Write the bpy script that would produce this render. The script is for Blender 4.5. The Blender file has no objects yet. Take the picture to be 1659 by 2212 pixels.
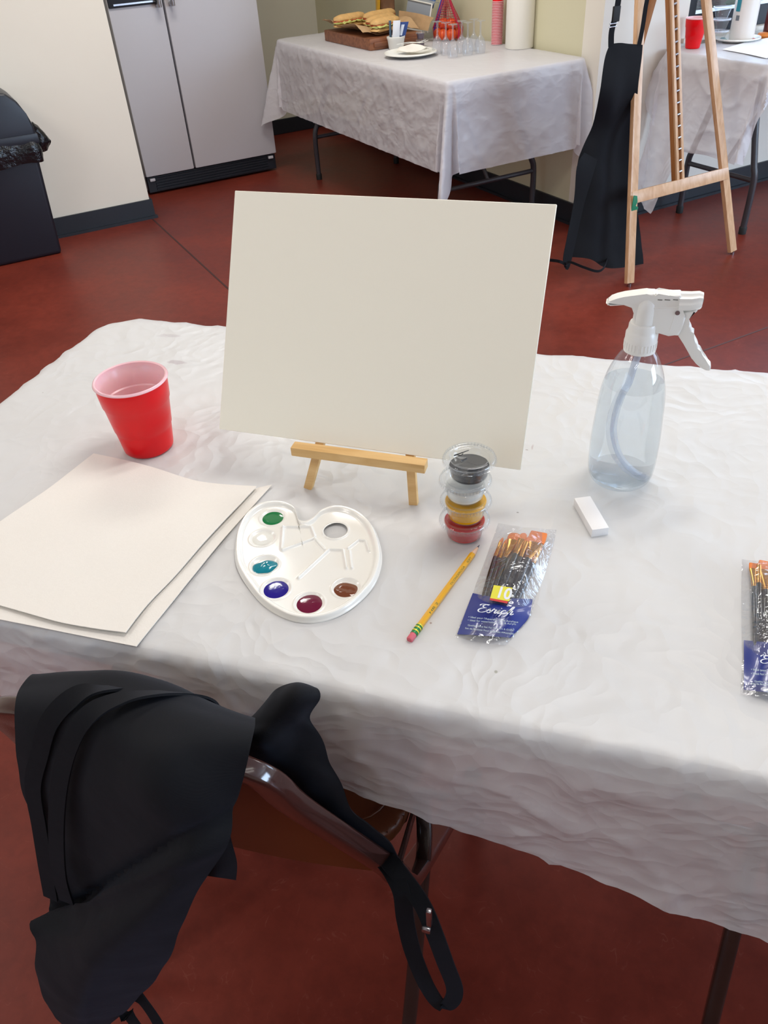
import bpy, bmesh, math, random
from math import sin, cos, pi, radians, sqrt, exp
from mathutils import Vector, Matrix, noise
random.seed(7)
SC = bpy.context.scene
COL = SC.collection

# ------------------------------------------------------------------ camera
FPX, W, H = 1695.2, 1659.0, 2212.0
def _norm(v): return v.normalized()
_d = Vector((977.8 - W/2, 3259.3 - H/2, FPX)).normalized()
_up = -_d
_f = Vector((0, 0, 1)); _f = (_f - _up*_up.z).normalized()
_r = _f.cross(_up)
if _r.x < 0: _r = -_r
_a = radians(-19.265)
_ux = _r*cos(_a) + _f*sin(_a)
_uy = -_r*sin(_a) + _f*cos(_a)
RW = Matrix((_ux, _uy, _up))          # rows: world axes in camera coords (x right, y down, z forward)
CZ = 1.36066
CAM = Vector((0, 0, CZ))
cd = bpy.data.cameras.new('camera'); cam = bpy.data.objects.new('camera', cd); COL.objects.link(cam)
cd.sensor_fit = 'VERTICAL'; cd.sensor_height = 36.0; cd.sensor_width = 27.0
cd.lens = FPX/H*36.0; cd.clip_start = 0.02; cd.clip_end = 100
m = Matrix.Identity(4)
for i in range(3):
    m[i][0] = RW[i][0]; m[i][1] = -RW[i][1]; m[i][2] = -RW[i][2]; m[i][3] = CAM[i]
cam.matrix_world = m
SC.camera = cam
# surveying helpers: where a sight line meets a horizontal or vertical plane of the room
def ray(px, py): return RW @ Vector((px - W/2, py - H/2, FPX))
def PZ(px, py, z=0.74):
    r = ray(px, py); t = (z - CZ)/r.z; return Vector((r.x*t, r.y*t, z))
def PY(px, py, y):
    r = ray(px, py); t = y/r.y; return Vector((r.x*t, y, CZ + r.z*t))
RR = radians(45.97)
U = Vector((cos(RR), sin(RR), 0)); V = Vector((-sin(RR), cos(RR), 0))
def G(u, v, z=0.0): return U*u + V*v + Vector((0, 0, z))      # room grid -> world
def PV(px, py, v):                                            # point on the vertical plane v = const
    r = ray(px, py); t = v/(r.dot(V)); return CAM + r*t

# ------------------------------------------------------------------ world, exposure, lights
SC.view_settings.view_transform = 'Standard'; SC.view_settings.look = 'None'
SC.view_settings.exposure = 0.0; SC.view_settings.gamma = 1.0; SC.view_settings.use_curve_mapping = False
wd = bpy.data.worlds.new('sky'); SC.world = wd; wd.use_nodes = True
wd.node_tree.nodes['Background'].inputs[0].default_value = (0.62, 0.78, 1.0, 1)
wd.node_tree.nodes['Background'].inputs[1].default_value = 1.3
CEIL = 2.9
TROFFERS = [(-1.9, 3.1), (1.3, 3.3), (-1.9, 0.9), (1.3, 0.9), (4.4, 0.9), (-1.9, -1.6), (1.3, -1.6), (4.4, -1.6)]
TROFFER_W = [25, 42, 23, 31, 18, 10, 5, 5]
def area(name, loc, direction, sx, sy, power, color, upv='Y'):
    ld = bpy.data.lights.new(name, 'AREA'); ld.shape = 'RECTANGLE'; ld.size = sx; ld.size_y = sy
    ld.energy = power; ld.color = color
    o = bpy.data.objects.new(name, ld); COL.objects.link(o); o.location = loc
    o.rotation_euler = Vector(direction).to_track_quat('-Z', upv).to_euler(); return o
for (tu, tv), pw in zip(TROFFERS, TROFFER_W):
    for k in (-.2, .2):
        o = area('tube_light', G(tu, tv + k, CEIL - 0.075), (0, 0, -1), 1.2, 0.16, pw*0.5, (1.0, 0.975, 0.925))
        o.rotation_euler = (0, 0, RR)
DAY = (0.58, 0.76, 1.0)
area('window_daylight', G(4.5, 3.30, 1.45), -V + Vector((0, 0, -0.25)), 2.3, 1.2, 55, DAY)      # window beyond the easel
area('window_daylight', G(6.9, -0.2, 1.6), -U + Vector((0, 0, -0.1)), 2.6, 1.5, 80, DAY)         # window in the right wall
area('window_daylight', G(-3.9, -0.6, 1.6), U + Vector((0, 0, -0.1)), 2.6, 1.5, 16, DAY)         # window in the left wall
area('window_daylight', G(4.6, -3.9, 1.6), V - U*.15 + Vector((0, 0, -0.1)), 2.6, 1.5, 210, DAY)          # window in the wall behind

# ------------------------------------------------------------------ materials
def lin(c):
    return tuple((x/255/12.92 if x/255 <= 0.04045 else ((x/255+0.055)/1.055)**2.4) for x in c) + (1,)
def nodes(name):
    M = bpy.data.materials.new(name); M.use_nodes = True
    nt = M.node_tree; return M, nt, nt.nodes['Principled BSDF'], nt.nodes.new, nt.links.new
def mat(name, rgb, rough=0.5, metal=0.0, var=0.0, vscale=20, bump=0.0, bscale=60, spec=0.5, rvar=0.0, coat=0.0, sub=0.0, stretch=None, bdist=0.001):
    M, nt, P, N, L = nodes(name)
    P.inputs['Base Color'].default_value = lin(rgb); P.inputs['Roughness'].default_value = rough
    P.inputs['Metallic'].default_value = metal; P.inputs['Specular IOR Level'].default_value = spec
    P.inputs['Coat Weight'].default_value = coat; P.inputs['Coat Roughness'].default_value = 0.08
    if sub: P.inputs['Subsurface Weight'].default_value = sub; P.inputs['Subsurface Scale'].default_value = 0.004
    tc = N('ShaderNodeTexCoord'); src = tc.outputs['Object']
    if stretch:
        mp = N('ShaderNodeMapping'); mp.inputs['Scale'].default_value = stretch; L(src, mp.inputs['Vector']); src = mp.outputs['Vector']
    if var or rvar:
        n = N('ShaderNodeTexNoise'); n.inputs['Scale'].default_value = vscale; n.inputs['Detail'].default_value = 6; L(src, n.inputs['Vector'])
        if var:
            mx = N('ShaderNodeMix'); mx.data_type = 'RGBA'; L(n.outputs['Fac'], mx.inputs[0])
            a = lin([max(0, x*(1-var)) for x in rgb]); b = lin([min(255, x*(1+var)) for x in rgb])
            mx.inputs[6].default_value = a; mx.inputs[7].default_value = b; L(mx.outputs[2], P.inputs['Base Color'])
        if rvar:
            mr = N('ShaderNodeMapRange'); L(n.outputs['Fac'], mr.inputs[0]); mr.inputs[3].default_value = rough-rvar; mr.inputs[4].default_value = rough+rvar
            L(mr.outputs[0], P.inputs['Roughness'])
    if bump:
        n2 = N('ShaderNodeTexNoise'); n2.inputs['Scale'].default_value = bscale; n2.inputs['Detail'].default_value = 5; L(src, n2.inputs['Vector'])
        b = N('ShaderNodeBump'); b.inputs['Strength'].default_value = bump; b.inputs['Distance'].default_value = bdist
        L(n2.outputs['Fac'], b.inputs['Height']); L(b.outputs['Normal'], P.inputs['Normal'])
    return M
def wood(name, c1, c2, scale=(6, 60, 60), rough=0.45):
    M, nt, P, N, L = nodes(name)
    tc = N('ShaderNodeTexCoord'); mp = N('ShaderNodeMapping'); mp.inputs['Scale'].default_value = scale
    n = N('ShaderNodeTexNoise'); n.inputs['Scale'].default_value = 1.0; n.inputs['Detail'].default_value = 5; n.inputs['Distortion'].default_value = 0.6
    cr = N('ShaderNodeValToRGB'); cr.color_ramp.elements[0].position = .3; cr.color_ramp.elements[1].position = .7
    cr.color_ramp.elements[0].color = lin(c1); cr.color_ramp.elements[1].color = lin(c2)
    L(tc.outputs['Object'], mp.inputs['Vector']); L(mp.outputs['Vector'], n.inputs['Vector']); L(n.outputs['Fac'], cr.inputs['Fac'])
    L(cr.outputs['Color'], P.inputs['Base Color']); P.inputs['Roughness'].default_value = rough
    return M
def clear(name, tint=(1, 1, 1), rough=0.04, body=0.06, bodycol=(225, 230, 235), ior=1.5, frost=0.0):
    """thin clear plastic: see-through sheet with its surface reflection and a little milky body"""
    M, nt, P, N, L = nodes(name); nt.nodes.remove(P)
    out = nt.nodes['Material Output']
    t = N('ShaderNodeBsdfTransparent'); t.inputs[0].default_value = tint + (1,)
    g = N('ShaderNodeBsdfGlossy'); g.inputs['Roughness'].default_value = rough
    d = N('ShaderNodeBsdfDiffuse'); d.inputs[0].default_value = lin(bodycol)
    lw = N('ShaderNodeLayerWeight'); lw.inputs['Blend'].default_value = .5
    pw = N('ShaderNodeMath'); pw.operation = 'POWER'; pw.inputs[1].default_value = 4.0; L(lw.outputs['Facing'], pw.inputs[0])
    fr = N('ShaderNodeMath'); fr.operation = 'MULTIPLY_ADD'; fr.inputs[1].default_value = .55; fr.inputs[2].default_value = ((ior-1)/(ior+1))**2*1.3; L(pw.outputs[0], fr.inputs[0])
    m1 = N('ShaderNodeMixShader'); m1.inputs[0].default_value = body; L(t.outputs[0], m1.inputs[1]); L(d.outputs[0], m1.inputs[2])
    m2 = N('ShaderNodeMixShader'); L(fr.outputs[0], m2.inputs[0]); L(m1.outputs[0], m2.inputs[1]); L(g.outputs[0], m2.inputs[2])
    L(m2.outputs[0], out.inputs['Surface'])
    if frost:
        tc = N('ShaderNodeTexCoord'); n = N('ShaderNodeTexNoise'); n.inputs['Scale'].default_value = 30; n.inputs['Detail'].default_value = 3
        n.inputs['Distortion'].default_value = 1.5
        b = N('ShaderNodeBump'); b.inputs['Strength'].default_value = frost; b.inputs['Distance'].default_value = .004
        L(tc.outputs['Object'], n.inputs['Vector']); L(n.outputs['Fac'], b.inputs['Height']); L(b.outputs['Normal'], g.inputs['Normal']); L(b.outputs['Normal'], lw.inputs['Normal'])
    return M
def cloth_mat(name, rgb, see=0.12, bump=0.5, scale=9.0, rough=0.4, spots=False):
    """thin crinkled plastic tablecloth sheet"""
    M, nt, P, N, L = nodes(name); out = nt.nodes['Material Output']
    P.inputs['Base Color'].default_value = lin(rgb); P.inputs['Roughness'].default_value = rough; P.inputs['Specular IOR Level'].default_value = .4
    tc = N('ShaderNodeTexCoord')
    n1 = N('ShaderNodeTexNoise'); n1.inputs['Scale'].default_value = 5; n1.inputs['Detail'].default_value = 3
    L(tc.outputs['Object'], n1.inputs['Vector'])
    va = N('ShaderNodeVectorMath'); va.operation = 'MULTIPLY_ADD'; va.inputs[1].default_value = (.35, .35, .35)
    mpz = N('ShaderNodeMapping'); mpz.inputs['Scale'].default_value = (1, 1, 2.1); L(tc.outputs['Object'], mpz.inputs[0]); L(n1.outputs['Color'], va.inputs[0]); L(mpz.outputs[0], va.inputs[2])
    vo = N('ShaderNodeTexVoronoi'); vo.feature = 'F1'; vo.inputs['Scale'].default_value = scale; L(va.outputs[0], vo.inputs['Vector'])
    vo2 = N('ShaderNodeTexVoronoi'); vo2.feature = 'F1'; vo2.inputs['Scale'].default_value = scale*2.7; L(va.outputs[0], vo2.inputs['Vector'])
    rg = N('ShaderNodeTexNoise'); rg.noise_type = 'RIDGED_MULTIFRACTAL'; rg.inputs['Scale'].default_value = scale*.55; rg.inputs['Detail'].default_value = 4
    L(va.outputs[0], rg.inputs['Vector'])
    a0 = N('ShaderNodeMath'); a0.operation = 'MULTIPLY'; a0.inputs[1].default_value = .45; L(vo.outputs['Distance'], a0.inputs[0]); a1 = N('ShaderNodeMath'); a1.operation = 'MULTIPLY_ADD'; a1.inputs[1].default_value = .35; L(vo2.outputs['Distance'], a1.inputs[0]); L(a0.outputs[0], a1.inputs[2])
    a2 = N('ShaderNodeMath'); a2.operation = 'MULTIPLY_ADD'; a2.inputs[1].default_value = .42; L(rg.outputs['Fac'], a2.inputs[0]); L(a1.outputs[0], a2.inputs[2])
    b = N('ShaderNodeBump'); b.inputs['Strength'].default_value = bump; b.inputs['Distance'].default_value = 0.006
    L(a2.outputs[0], b.inputs['Height']); L(b.outputs['Normal'], P.inputs['Normal'])
    if spots:
        vs = N('ShaderNodeTexVoronoi'); vs.inputs['Scale'].default_value = 9; L(tc.outputs['Object'], vs.inputs['Vector'])
        lt = N('ShaderNodeMath'); lt.operation = 'LESS_THAN'; lt.inputs[1].default_value = 0.018; L(vs.outputs['Distance'], lt.inputs[0])
        mx = N('ShaderNodeMix'); mx.data_type = 'RGBA'; L(lt.outputs[0], mx.inputs[0]); mx.inputs[6].default_value = lin(rgb); mx.inputs[7].default_value = lin((165, 140, 130))
        L(mx.outputs[2], P.inputs['Base Color'])
    if spots:
        src = mx.outputs[2]
        for (px, py, rx, ry, col, st) in ((383, 786, .016, .007, (196, 184, 190), .8), (372, 727, .020, .006, (206, 200, 205), .7), (352, 727, .014, .007, (214, 208, 212), .6), (1071, 1454, .0022, .0022, (150, 150, 130), .8), (1150, 968, .002, .008, (190, 160, 160), .6), (1138, 974, .002, .001, (150, 130, 130), .8), (1118, 1109, .0015, .0012, (120, 120, 116), .8)):
            q = PZ(px, py, .74)-Vector((-.051, .838, .74))
            sb = N('ShaderNodeVectorMath'); sb.operation = 'SUBTRACT'; sb.inputs[1].default_value = (q.x, q.y, 0); L(tc.outputs['Object'], sb.inputs[0])
            ml = N('ShaderNodeVectorMath'); ml.operation = 'MULTIPLY'; ml.inputs[1].default_value = (1/rx, 1/ry, 0); L(sb.outputs[0], ml.inputs[0])
            nn = N('ShaderNodeTexNoise'); nn.inputs['Scale'].default_value = 90; L(tc.outputs['Object'], nn.inputs['Vector'])
            ln = N('ShaderNodeVectorMath'); ln.operation = 'LENGTH'; L(ml.outputs[0], ln.inputs[0])
            ad = N('ShaderNodeMath'); ad.operation = 'MULTIPLY_ADD'; ad.inputs[1].default_value = 1.6; L(nn.outputs['Fac'], ad.inputs[0]); L(ln.outputs['Value'], ad.inputs[2])
            mr = N('ShaderNodeMapRange'); mr.inputs[1].default_value = 1.5; mr.inputs[2].default_value = 1.9; mr.inputs[3].default_value = st; mr.inputs[4].default_value = 0; L(ad.outputs[0], mr.inputs[0])
            m3 = N('ShaderNodeMix'); m3.data_type = 'RGBA'; L(mr.outputs[0], m3.inputs[0]); L(src, m3.inputs[6]); m3.inputs[7].default_value = lin(col); src = m3.outputs[2]
        L(src, P.inputs['Base Color'])
    t = N('ShaderNodeBsdfTransparent'); tl = N('ShaderNodeBsdfTranslucent'); tl.inputs[0].default_value = lin(rgb)
    ms = N('ShaderNodeMixShader'); ms.inputs[0].default_value = .25; L(P.outputs[0], ms.inputs[1]); L(tl.outputs[0], ms.inputs[2])
    m2 = N('ShaderNodeMixShader'); m2.inputs[0].default_value = see; L(ms.outputs[0], m2.inputs[1]); L(t.outputs[0], m2.inputs[2])
    L(m2.outputs[0], out.inputs['Surface'])
    return M
def floor_mat():
    M, nt, P, N, L = nodes('painted_concrete')
    tc = N('ShaderNodeTexCoord')
    n = N('ShaderNodeTexNoise'); n.inputs['Scale'].default_value = 2.2; n.inputs['Detail'].default_value = 8; n.inputs['Roughness'].default_value = .62
    n2 = N('ShaderNodeTexNoise'); n2.inputs['Scale'].default_value = 28; n2.inputs['Detail'].default_value = 6; n2.inputs['Roughness'].default_value = .7
    L(tc.outputs['Object'], n.inputs['Vector']); L(tc.outputs['Object'], n2.inputs['Vector'])
    cr = N('ShaderNodeValToRGB'); e = cr.color_ramp.elements; e[0].position = .3; e[0].color = lin((98, 37, 27)); e[1].position = .75; e[1].color = lin((128, 52, 38))
    L(n.outputs['Fac'], cr.inputs['Fac'])
    # pale scuffs: thin curved scratch lines
    wv = N('ShaderNodeTexNoise'); wv.inputs['Scale'].default_value = 7; wv.inputs['Detail'].default_value = 2; wv.inputs['Distortion'].default_value = 2.5
    L(tc.outputs['Object'], wv.inputs['Vector'])
    s1 = N('ShaderNodeMath'); s1.operation = 'SUBTRACT'; s1.inputs[1].default_value = .5; L(wv.outputs['Fac'], s1.inputs[0])
    s2 = N('ShaderNodeMath'); s2.operation = 'ABSOLUTE'; L(s1.outputs[0], s2.inputs[0])
    s3 = N('ShaderNodeMapRange'); s3.inputs[1].default_value = 0; s3.inputs[2].default_value = .008; s3.inputs[3].default_value = .22; s3.inputs[4].default_value = 0; L(s2.outputs[0], s3.inputs[0])
    s4 = N('ShaderNodeMath'); s4.operation = 'MULTIPLY'; L(s3.outputs[0], s4.inputs[0])
    mr = N('ShaderNodeMapRange'); mr.inputs[1].default_value = .5; mr.inputs[2].default_value = .7; L(n2.outputs['Fac'], mr.inputs[0]); L(mr.outputs[0], s4.inputs[1])
    mx = N('ShaderNodeMix'); mx.data_type = 'RGBA'; L(s4.outputs[0], mx.inputs[0]); L(cr.outputs['Color'], mx.inputs[6]); mx.inputs[7].default_value = lin((185, 130, 115))
    # fine mottling
    mx2 = N('ShaderNodeMix'); mx2.data_type = 'RGBA'; mx2.blend_type = 'MULTIPLY'; mx2.inputs[0].default_value = .35
    cr2 = N('ShaderNodeValToRGB'); cr2.color_ramp.elements[0].position = .35; cr2.color_ramp.elements[0].color = (.55, .55, .55, 1); cr2.color_ramp.elements[1].position = .55
    L(n2.outputs['Fac'], cr2.inputs['Fac']); L(mx.outputs[2], mx2.inputs[6]); L(cr2.outputs['Color'], mx2.inputs[7]); L(mx2.outputs[2], P.inputs['Base Color'])
    r = N('ShaderNodeMapRange'); L(n.outputs['Fac'], r.inputs[0]); r.inputs[3].default_value = .3; r.inputs[4].default_value = .5; L(r.outputs[0], P.inputs['Roughness'])
    P.inputs['Specular IOR Level'].default_value = .26; b = N('ShaderNodeBump'); b.inputs['Strength'].default_value = .08; b.inputs['Distance'].default_value = .002; L(n2.outputs['Fac'], b.inputs['Height']); L(b.outputs['Normal'], P.inputs['Normal'])
    return M
def fabric(name, rgb, rough=.85):
    M, nt, P, N, L = nodes(name)
    P.inputs['Base Color'].default_value = lin(rgb); P.inputs['Roughness'].default_value = rough; P.inputs['Specular IOR Level'].default_value = .25
    P.inputs['Sheen Weight'].default_value = .07; P.inputs['Sheen Roughness'].default_value = .5; P.inputs['Sheen Tint'].default_value = lin((120, 140, 175))
    tc = N('ShaderNodeTexCoord'); mp = N('ShaderNodeMapping'); mp.inputs['Rotation'].default_value = (.6, .6, .8)
    w = N('ShaderNodeTexWave'); w.inputs['Scale'].default_value = 260; w.inputs['Distortion'].default_value = .4
    n = N('ShaderNodeTexNoise'); n.inputs['Scale'].default_value = 12; n.inputs['Detail'].default_value = 3
    L(tc.outputs['Object'], mp.inputs[0]); L(mp.outputs[0], w.inputs['Vector']); L(tc.outputs['Object'], n.inputs['Vector'])
    b = N('ShaderNodeBump'); b.inputs['Strength'].default_value = .08; b.inputs['Distance'].default_value = .0005; L(w.outputs['Fac'], b.inputs['Height'])
    b2 = N('ShaderNodeBump'); b2.inputs['Strength'].default_value = .35; b2.inputs['Distance'].default_value = .006; L(n.outputs['Fac'], b2.inputs['Height'])
    L(b.outputs['Normal'], b2.inputs['Normal']); L(b2.outputs['Normal'], P.inputs['Normal'])
    return M
def water_mat():
    M, nt, P, N, L = nodes('water'); nt.nodes.remove(P); out = nt.nodes['Material Output']
    g = N('ShaderNodeBsdfGlass'); g.inputs['IOR'].default_value = 1.33; g.inputs['Roughness'].default_value = 0.0; g.inputs['Color'].default_value = (.95, .98, 1, 1)
    t = N('ShaderNodeBsdfTransparent'); t.inputs[0].default_value = (.965, .98, .99, 1)
    m = N('ShaderNodeMixShader'); m.inputs[0].default_value = .6; L(g.outputs[0], m.inputs[1]); L(t.outputs[0], m.inputs[2]); L(m.outputs[0], out.inputs['Surface'])
    return M
M = {}
M['floor'] = floor_mat()
M['wall'] = mat('cream_wall_paint', (230, 223, 208), .6, var=.012, vscale=3, bump=.05, bscale=200)
M['wall_cream'] = mat('yellow_cream_paint', (208, 202, 172), .6, var=.012, vscale=3)
M['wall_grey'] = mat('grey_wall_paint', (214, 210, 194), .6, var=.012, vscale=3, bump=.05, bscale=200)
M['wall_white'] = mat('pale_wall_paint', (226, 220, 208), .6, var=.012, vscale=3)
M['ceiling'] = mat('ceiling_tile', (225, 222, 214), .9, var=.03, vscale=60)
M['base'] = mat('black_rubber_base', (30, 35, 42), .45, var=.1, vscale=8)
M['cloth'] = cloth_mat('white_plastic_cloth', (236, 236, 236), .24, 1.0, 10, .38, spots=True)
M['cloth_thin'] = cloth_mat('thin_white_plastic_cloth', (232, 230, 234), .26, .55, 9, .36)
M['slab'] = mat('table_slab', (226, 224, 218), .5, var=.03, vscale=90)
M['tleg'] = mat('table_leg_paint', (58, 56, 60), .35)
M['board'] = mat('canvas_panel', (246, 240, 222), .55, bump=.12, bscale=900, bdist=.0003)
M['pine'] = wood('pine', (206, 160, 96), (232, 194, 134), (10, 70, 70), .5)
M['beech'] = wood('beech', (196, 152, 112), (216, 178, 140), (70, 70, 5), .28)
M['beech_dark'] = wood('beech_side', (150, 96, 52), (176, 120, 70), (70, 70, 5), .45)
M['oakboard'] = wood('walnut_board', (104, 62, 40), (146, 92, 60), (8, 60, 60), .5)
M['red_cup'] = mat('red_cup_plastic', (226, 8, 20), .3, spec=.35, sub=.1)
M['cup_in'] = mat('pink_white_cup_lining', (240, 196, 200), .25, sub=.2)
M['paper'] = mat('paper_towel', (230, 225, 216), .95, var=.01, vscale=200, bump=.35, bscale=500, bdist=.0006)
M['white_pl'] = mat('white_plastic', (236, 235, 228), .28, coat=.2)
M['palette'] = mat('palette_plastic', (240, 238, 230), .2, coat=.35)
M['sprayer'] = mat('sprayer_plastic', (238, 236, 230), .3)
M['groove'] = mat('dark_groove', (120, 118, 112), .6)
M['clear'] = clear('clear_plastic', (.97, .98, .99), .03, .05)
M['clear_cup'] = clear('clear_cup_plastic', (.97, .98, .985), .05, .05)
M['clear_glass'] = clear('clear_glass_plastic', (.93, .94, .96), .08, .13)
M['film'] = clear('cellophane', (.98, .98, .985), .05, .03, (225, 228, 235), 1.55, frost=.9)
M['bottle'] = clear('bottle_plastic', (.955, .975, .99), .02, .02, (200, 215, 230), 1.55)
M['water'] = water_mat()
M['straw'] = clear('straw_plastic', (.93, .95, .98), .15, .4, (228, 232, 242))
M['chair_fr'] = mat('brown_chair_enamel', (58, 34, 30), .16, coat=.5, rvar=.03)
M['chair_leg'] = mat('dark_chair_leg', (44, 32, 28), .25, var=.25, vscale=30, coat=.2)
M['chair_pad'] = mat('brown_chair_steel_back', (112, 58, 24), .42, var=.06, vscale=6)
M['vinyl'] = mat('brown_vinyl', (92, 50, 26), .35, var=.1, vscale=40, bump=.3, bscale=260, bdist=.0005)
M['rubber'] = mat('black_rubber', (20, 20, 20), .7)
M['apron'] = fabric('black_twill', (12, 13, 17))
M['strap'] = fabric('black_webbing', (14, 15, 18), .9)
M['metal'] = mat('steel', (180, 180, 185), .25, 1.0)
M['gold'] = mat('gold_ferrule', (214, 160, 84), .2, 1.0)
M['bristle'] = mat('orange_bristle', (222, 122, 48), .5, bump=.5, bscale=600, stretch=(1, .08, 1), bdist=.0005)
M['handle'] = mat('black_lacquer', (18, 20, 26), .12, coat=.6)
M['card'] = mat('blue_card', (24, 44, 128), .3, coat=.5)
M['yellow'] = mat('yellow_sticker', (226, 218, 60), .4)
M['redst'] = mat('red_strip', (200, 50, 48), .4)
M['ink_white'] = mat('white_ink', (226, 230, 236), .5)
M['ink_grey'] = mat('grey_ink', (180, 196, 200), .5)
M['ink_green'] = mat('green_ink', (24, 92, 52), .5)
M['pencil'] = mat('pencil_yellow', (232, 172, 30), .25, coat=.4)
M['pencil_wood'] = mat('bare_pencil_wood', (222, 184, 156), .7)
M['graphite'] = mat('graphite', (45, 45, 58), .4)
M['green_fer'] = mat('green_ferrule', (30, 120, 60), .35, .3)
M['yel_fer'] = mat('yellow_ferrule_band', (226, 208, 60), .35, .2)
M['pink'] = mat('pink_eraser', (214, 104, 116), .7)
M['white_er'] = mat('white_eraser', (240, 238, 236), .6)
M['bin'] = mat('black_bin_plastic', (24, 28, 38), .4, bump=.1, bscale=300)
M['binbag'] = mat('black_bin_liner', (18, 20, 24), .18, bump=.9, bscale=30, bdist=.01)
M['fridge'] = mat('fridge_enamel', (196, 194, 198), .42)
M['grille'] = mat('fridge_grille', (22, 26, 34), .5)
M['winframe'] = mat('dark_window_frame', (20, 24, 32), .35)
M['bluelab'] = mat('teal_label', (52, 142, 158), .4)
M['kraft'] = mat('kraft_paper', (186, 152, 112), .8, var=.06, vscale=30, bump=.4, bscale=40, bdist=.004)
M['bread'] = mat('baguette_crust', (206, 164, 104), .7, var=.14, vscale=40, bump=.5, bscale=60, bdist=.003)
M['lettuce'] = mat('lettuce', (188, 190, 110), .6, var=.15, vscale=60)
M['tomato'] = mat('meat_filling', (178, 84, 52), .5, var=.2, vscale=60)
M['orange'] = mat('orange_peel', (226, 88, 28), .45, bump=.3, bscale=300, bdist=.0006)
M['foil_lid'] = mat('grey_tray_lid', (150, 156, 164), .35)
M['grape'] = mat('grape_jelly', (70, 40, 66), .3)
M['leaf'] = mat('leaf_green', (44, 96, 46), .5, var=.25, vscale=12)
M['brick'] = mat('far_brick', (92, 66, 52), .8, var=.15, vscale=4)
M['grass'] = mat('lawn', (74, 58, 44), .9, var=.2, vscale=6)
M['green_tape'] = mat('green_paint_blot', (20, 120, 84), .5, var=.1)
def paint(name, rgb): return mat(name, rgb, .08, coat=.6, bump=.25, bscale=45, bdist=.003)

# ------------------------------------------------------------------ helpers
ROOT = {}
def link(o): COL.objects.link(o); return o
def thing(name, label, cat, loc=(0, 0, 0), rz=0.0, group=None, kind=None):
    o = bpy.data.objects.new(name, None); link(o); o.empty_display_size = .05
    o.location = loc; o.rotation_euler = (0, 0, rz)
    ROOT[o] = Matrix.Translation(Vector(loc)) @ Matrix.Rotation(rz, 4, 'Z')
    if label: o['label'] = label
    if cat: o['category'] = cat
    if group: o['group'] = group
    if kind: o['kind'] = kind
    return o
def root_of(p):
    while p.parent: p = p.parent
    return p
def obj(name, bm, m, parent=None, label=None, cat=None, group=None, kind=None, smooth=True, world=True, origin=None, angle=40):
    """bm in world coordinates (world=True) or in the root's own coordinates"""
    me = bpy.data.meshes.new(name)
    if world and parent is not None:
        bm.transform(ROOT[root_of(parent)].inverted())
    loc = None
    if parent is None and origin is not None:
        loc = Vector(origin); 
        if world: bm.transform(Matrix.Translation(-loc))
    bmesh.ops.recalc_face_normals(bm, faces=bm.faces[:])
    bm.to_mesh(me); bm.free()
    me.materials.append(m)
    o = bpy.data.objects.new(name, me); link(o)
    if loc is not None: o.location = loc
    if parent is not None: o.parent = parent
    elif loc is not None: ROOT[o] = Matrix.Translation(loc)
    else: ROOT[o] = Matrix.Identity(4)
    if smooth:
        me.polygons.foreach_set('use_smooth', [True]*len(me.polygons))
        me.set_sharp_from_angle(angle=radians(angle))
    if label: o['label'] = label
    if cat: o['category'] = cat
    if group: o['group'] = group
    if kind: o['kind'] = kind
    return o
def struct(name, bm, m, parent=None, smooth=False):
    return obj(name, bm, m, parent, kind=None if parent else 'structure', smooth=smooth)
def dup(root, loc, rz=None, **props):
    r = root.copy(); COL.objects.link(r); r.location = loc
    if rz is not None: r.rotation_euler = (0, 0, rz)
    for k, v in props.items(): r[k] = v
    for ch in list(root.children):
        c = ch.copy(); COL.objects.link(c); c.parent = r
        for g in ch.children:
            d = g.copy(); COL.objects.link(d); d.parent = c
    return r
def BM(): return bmesh.new()
def bevel(bm, w, seg=2):
    bmesh.ops.bevel(bm, geom=bm.edges[:], offset=w, segments=seg, affect='EDGES', profile=.6)
def box(bm, c, size, ax=None, bev=0, seg=2):
    """box centred at c, size (x,y,z), axes ax=(X,Y,Z)"""
    t = BM(); bmesh.ops.create_cube(t, size=1)
    for v in t.verts: v.co = Vector((v.co.x*size[0], v.co.y*size[1], v.co.z*size[2]))
    if bev: bevel(t, bev, seg)
    A = Matrix.Identity(3) if ax is None else Matrix(ax).transposed()
    for v in t.verts: v.co = A @ v.co + Vector(c)
    merge(bm, t)
def merge(bm, t):
    mp = {}
    for v in t.verts: mp[v] = bm.verts.new(v.co)
    for f in t.faces:
        try: bm.faces.new([mp[v] for v in f.verts])
        except ValueError: pass
    t.free()
RAX = (tuple(U), tuple(V), (0, 0, 1))
def rbox(bm, u0, u1, v0, v1, z0, z1, bev=0): box(bm, G((u0+u1)/2, (v0+v1)/2, (z0+z1)/2), (u1-u0, v1-v0, z1-z0), RAX, bev)
def lathe(bm, c, prof, seg=48, close=False, tilt=None):
    """prof list of (r, z) from c upwards; r=0 ends close"""
    rings = []
    c = Vector(c)
    for r, z in prof:
        if r < 1e-6: rings.append([bm.verts.new(c + Vector((0, 0, z)))])
        else: rings.append([bm.verts.new(c + Vector((r*cos(2*pi*k/seg), r*sin(2*pi*k/seg), z))) for k in range(seg)])
    for a, b in zip(rings[:-1], rings[1:]):
        for k in range(seg):
            k2 = (k+1) % seg
            if len(a) == 1 and len(b) == 1: continue
            if len(a) == 1: bm.faces.new((a[0], b[k2], b[k]))
            elif len(b) == 1: bm.faces.new((a[k], a[k2], b[0]))
            else: bm.faces.new((a[k], a[k2], b[k2], b[k]))
    return rings
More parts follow.
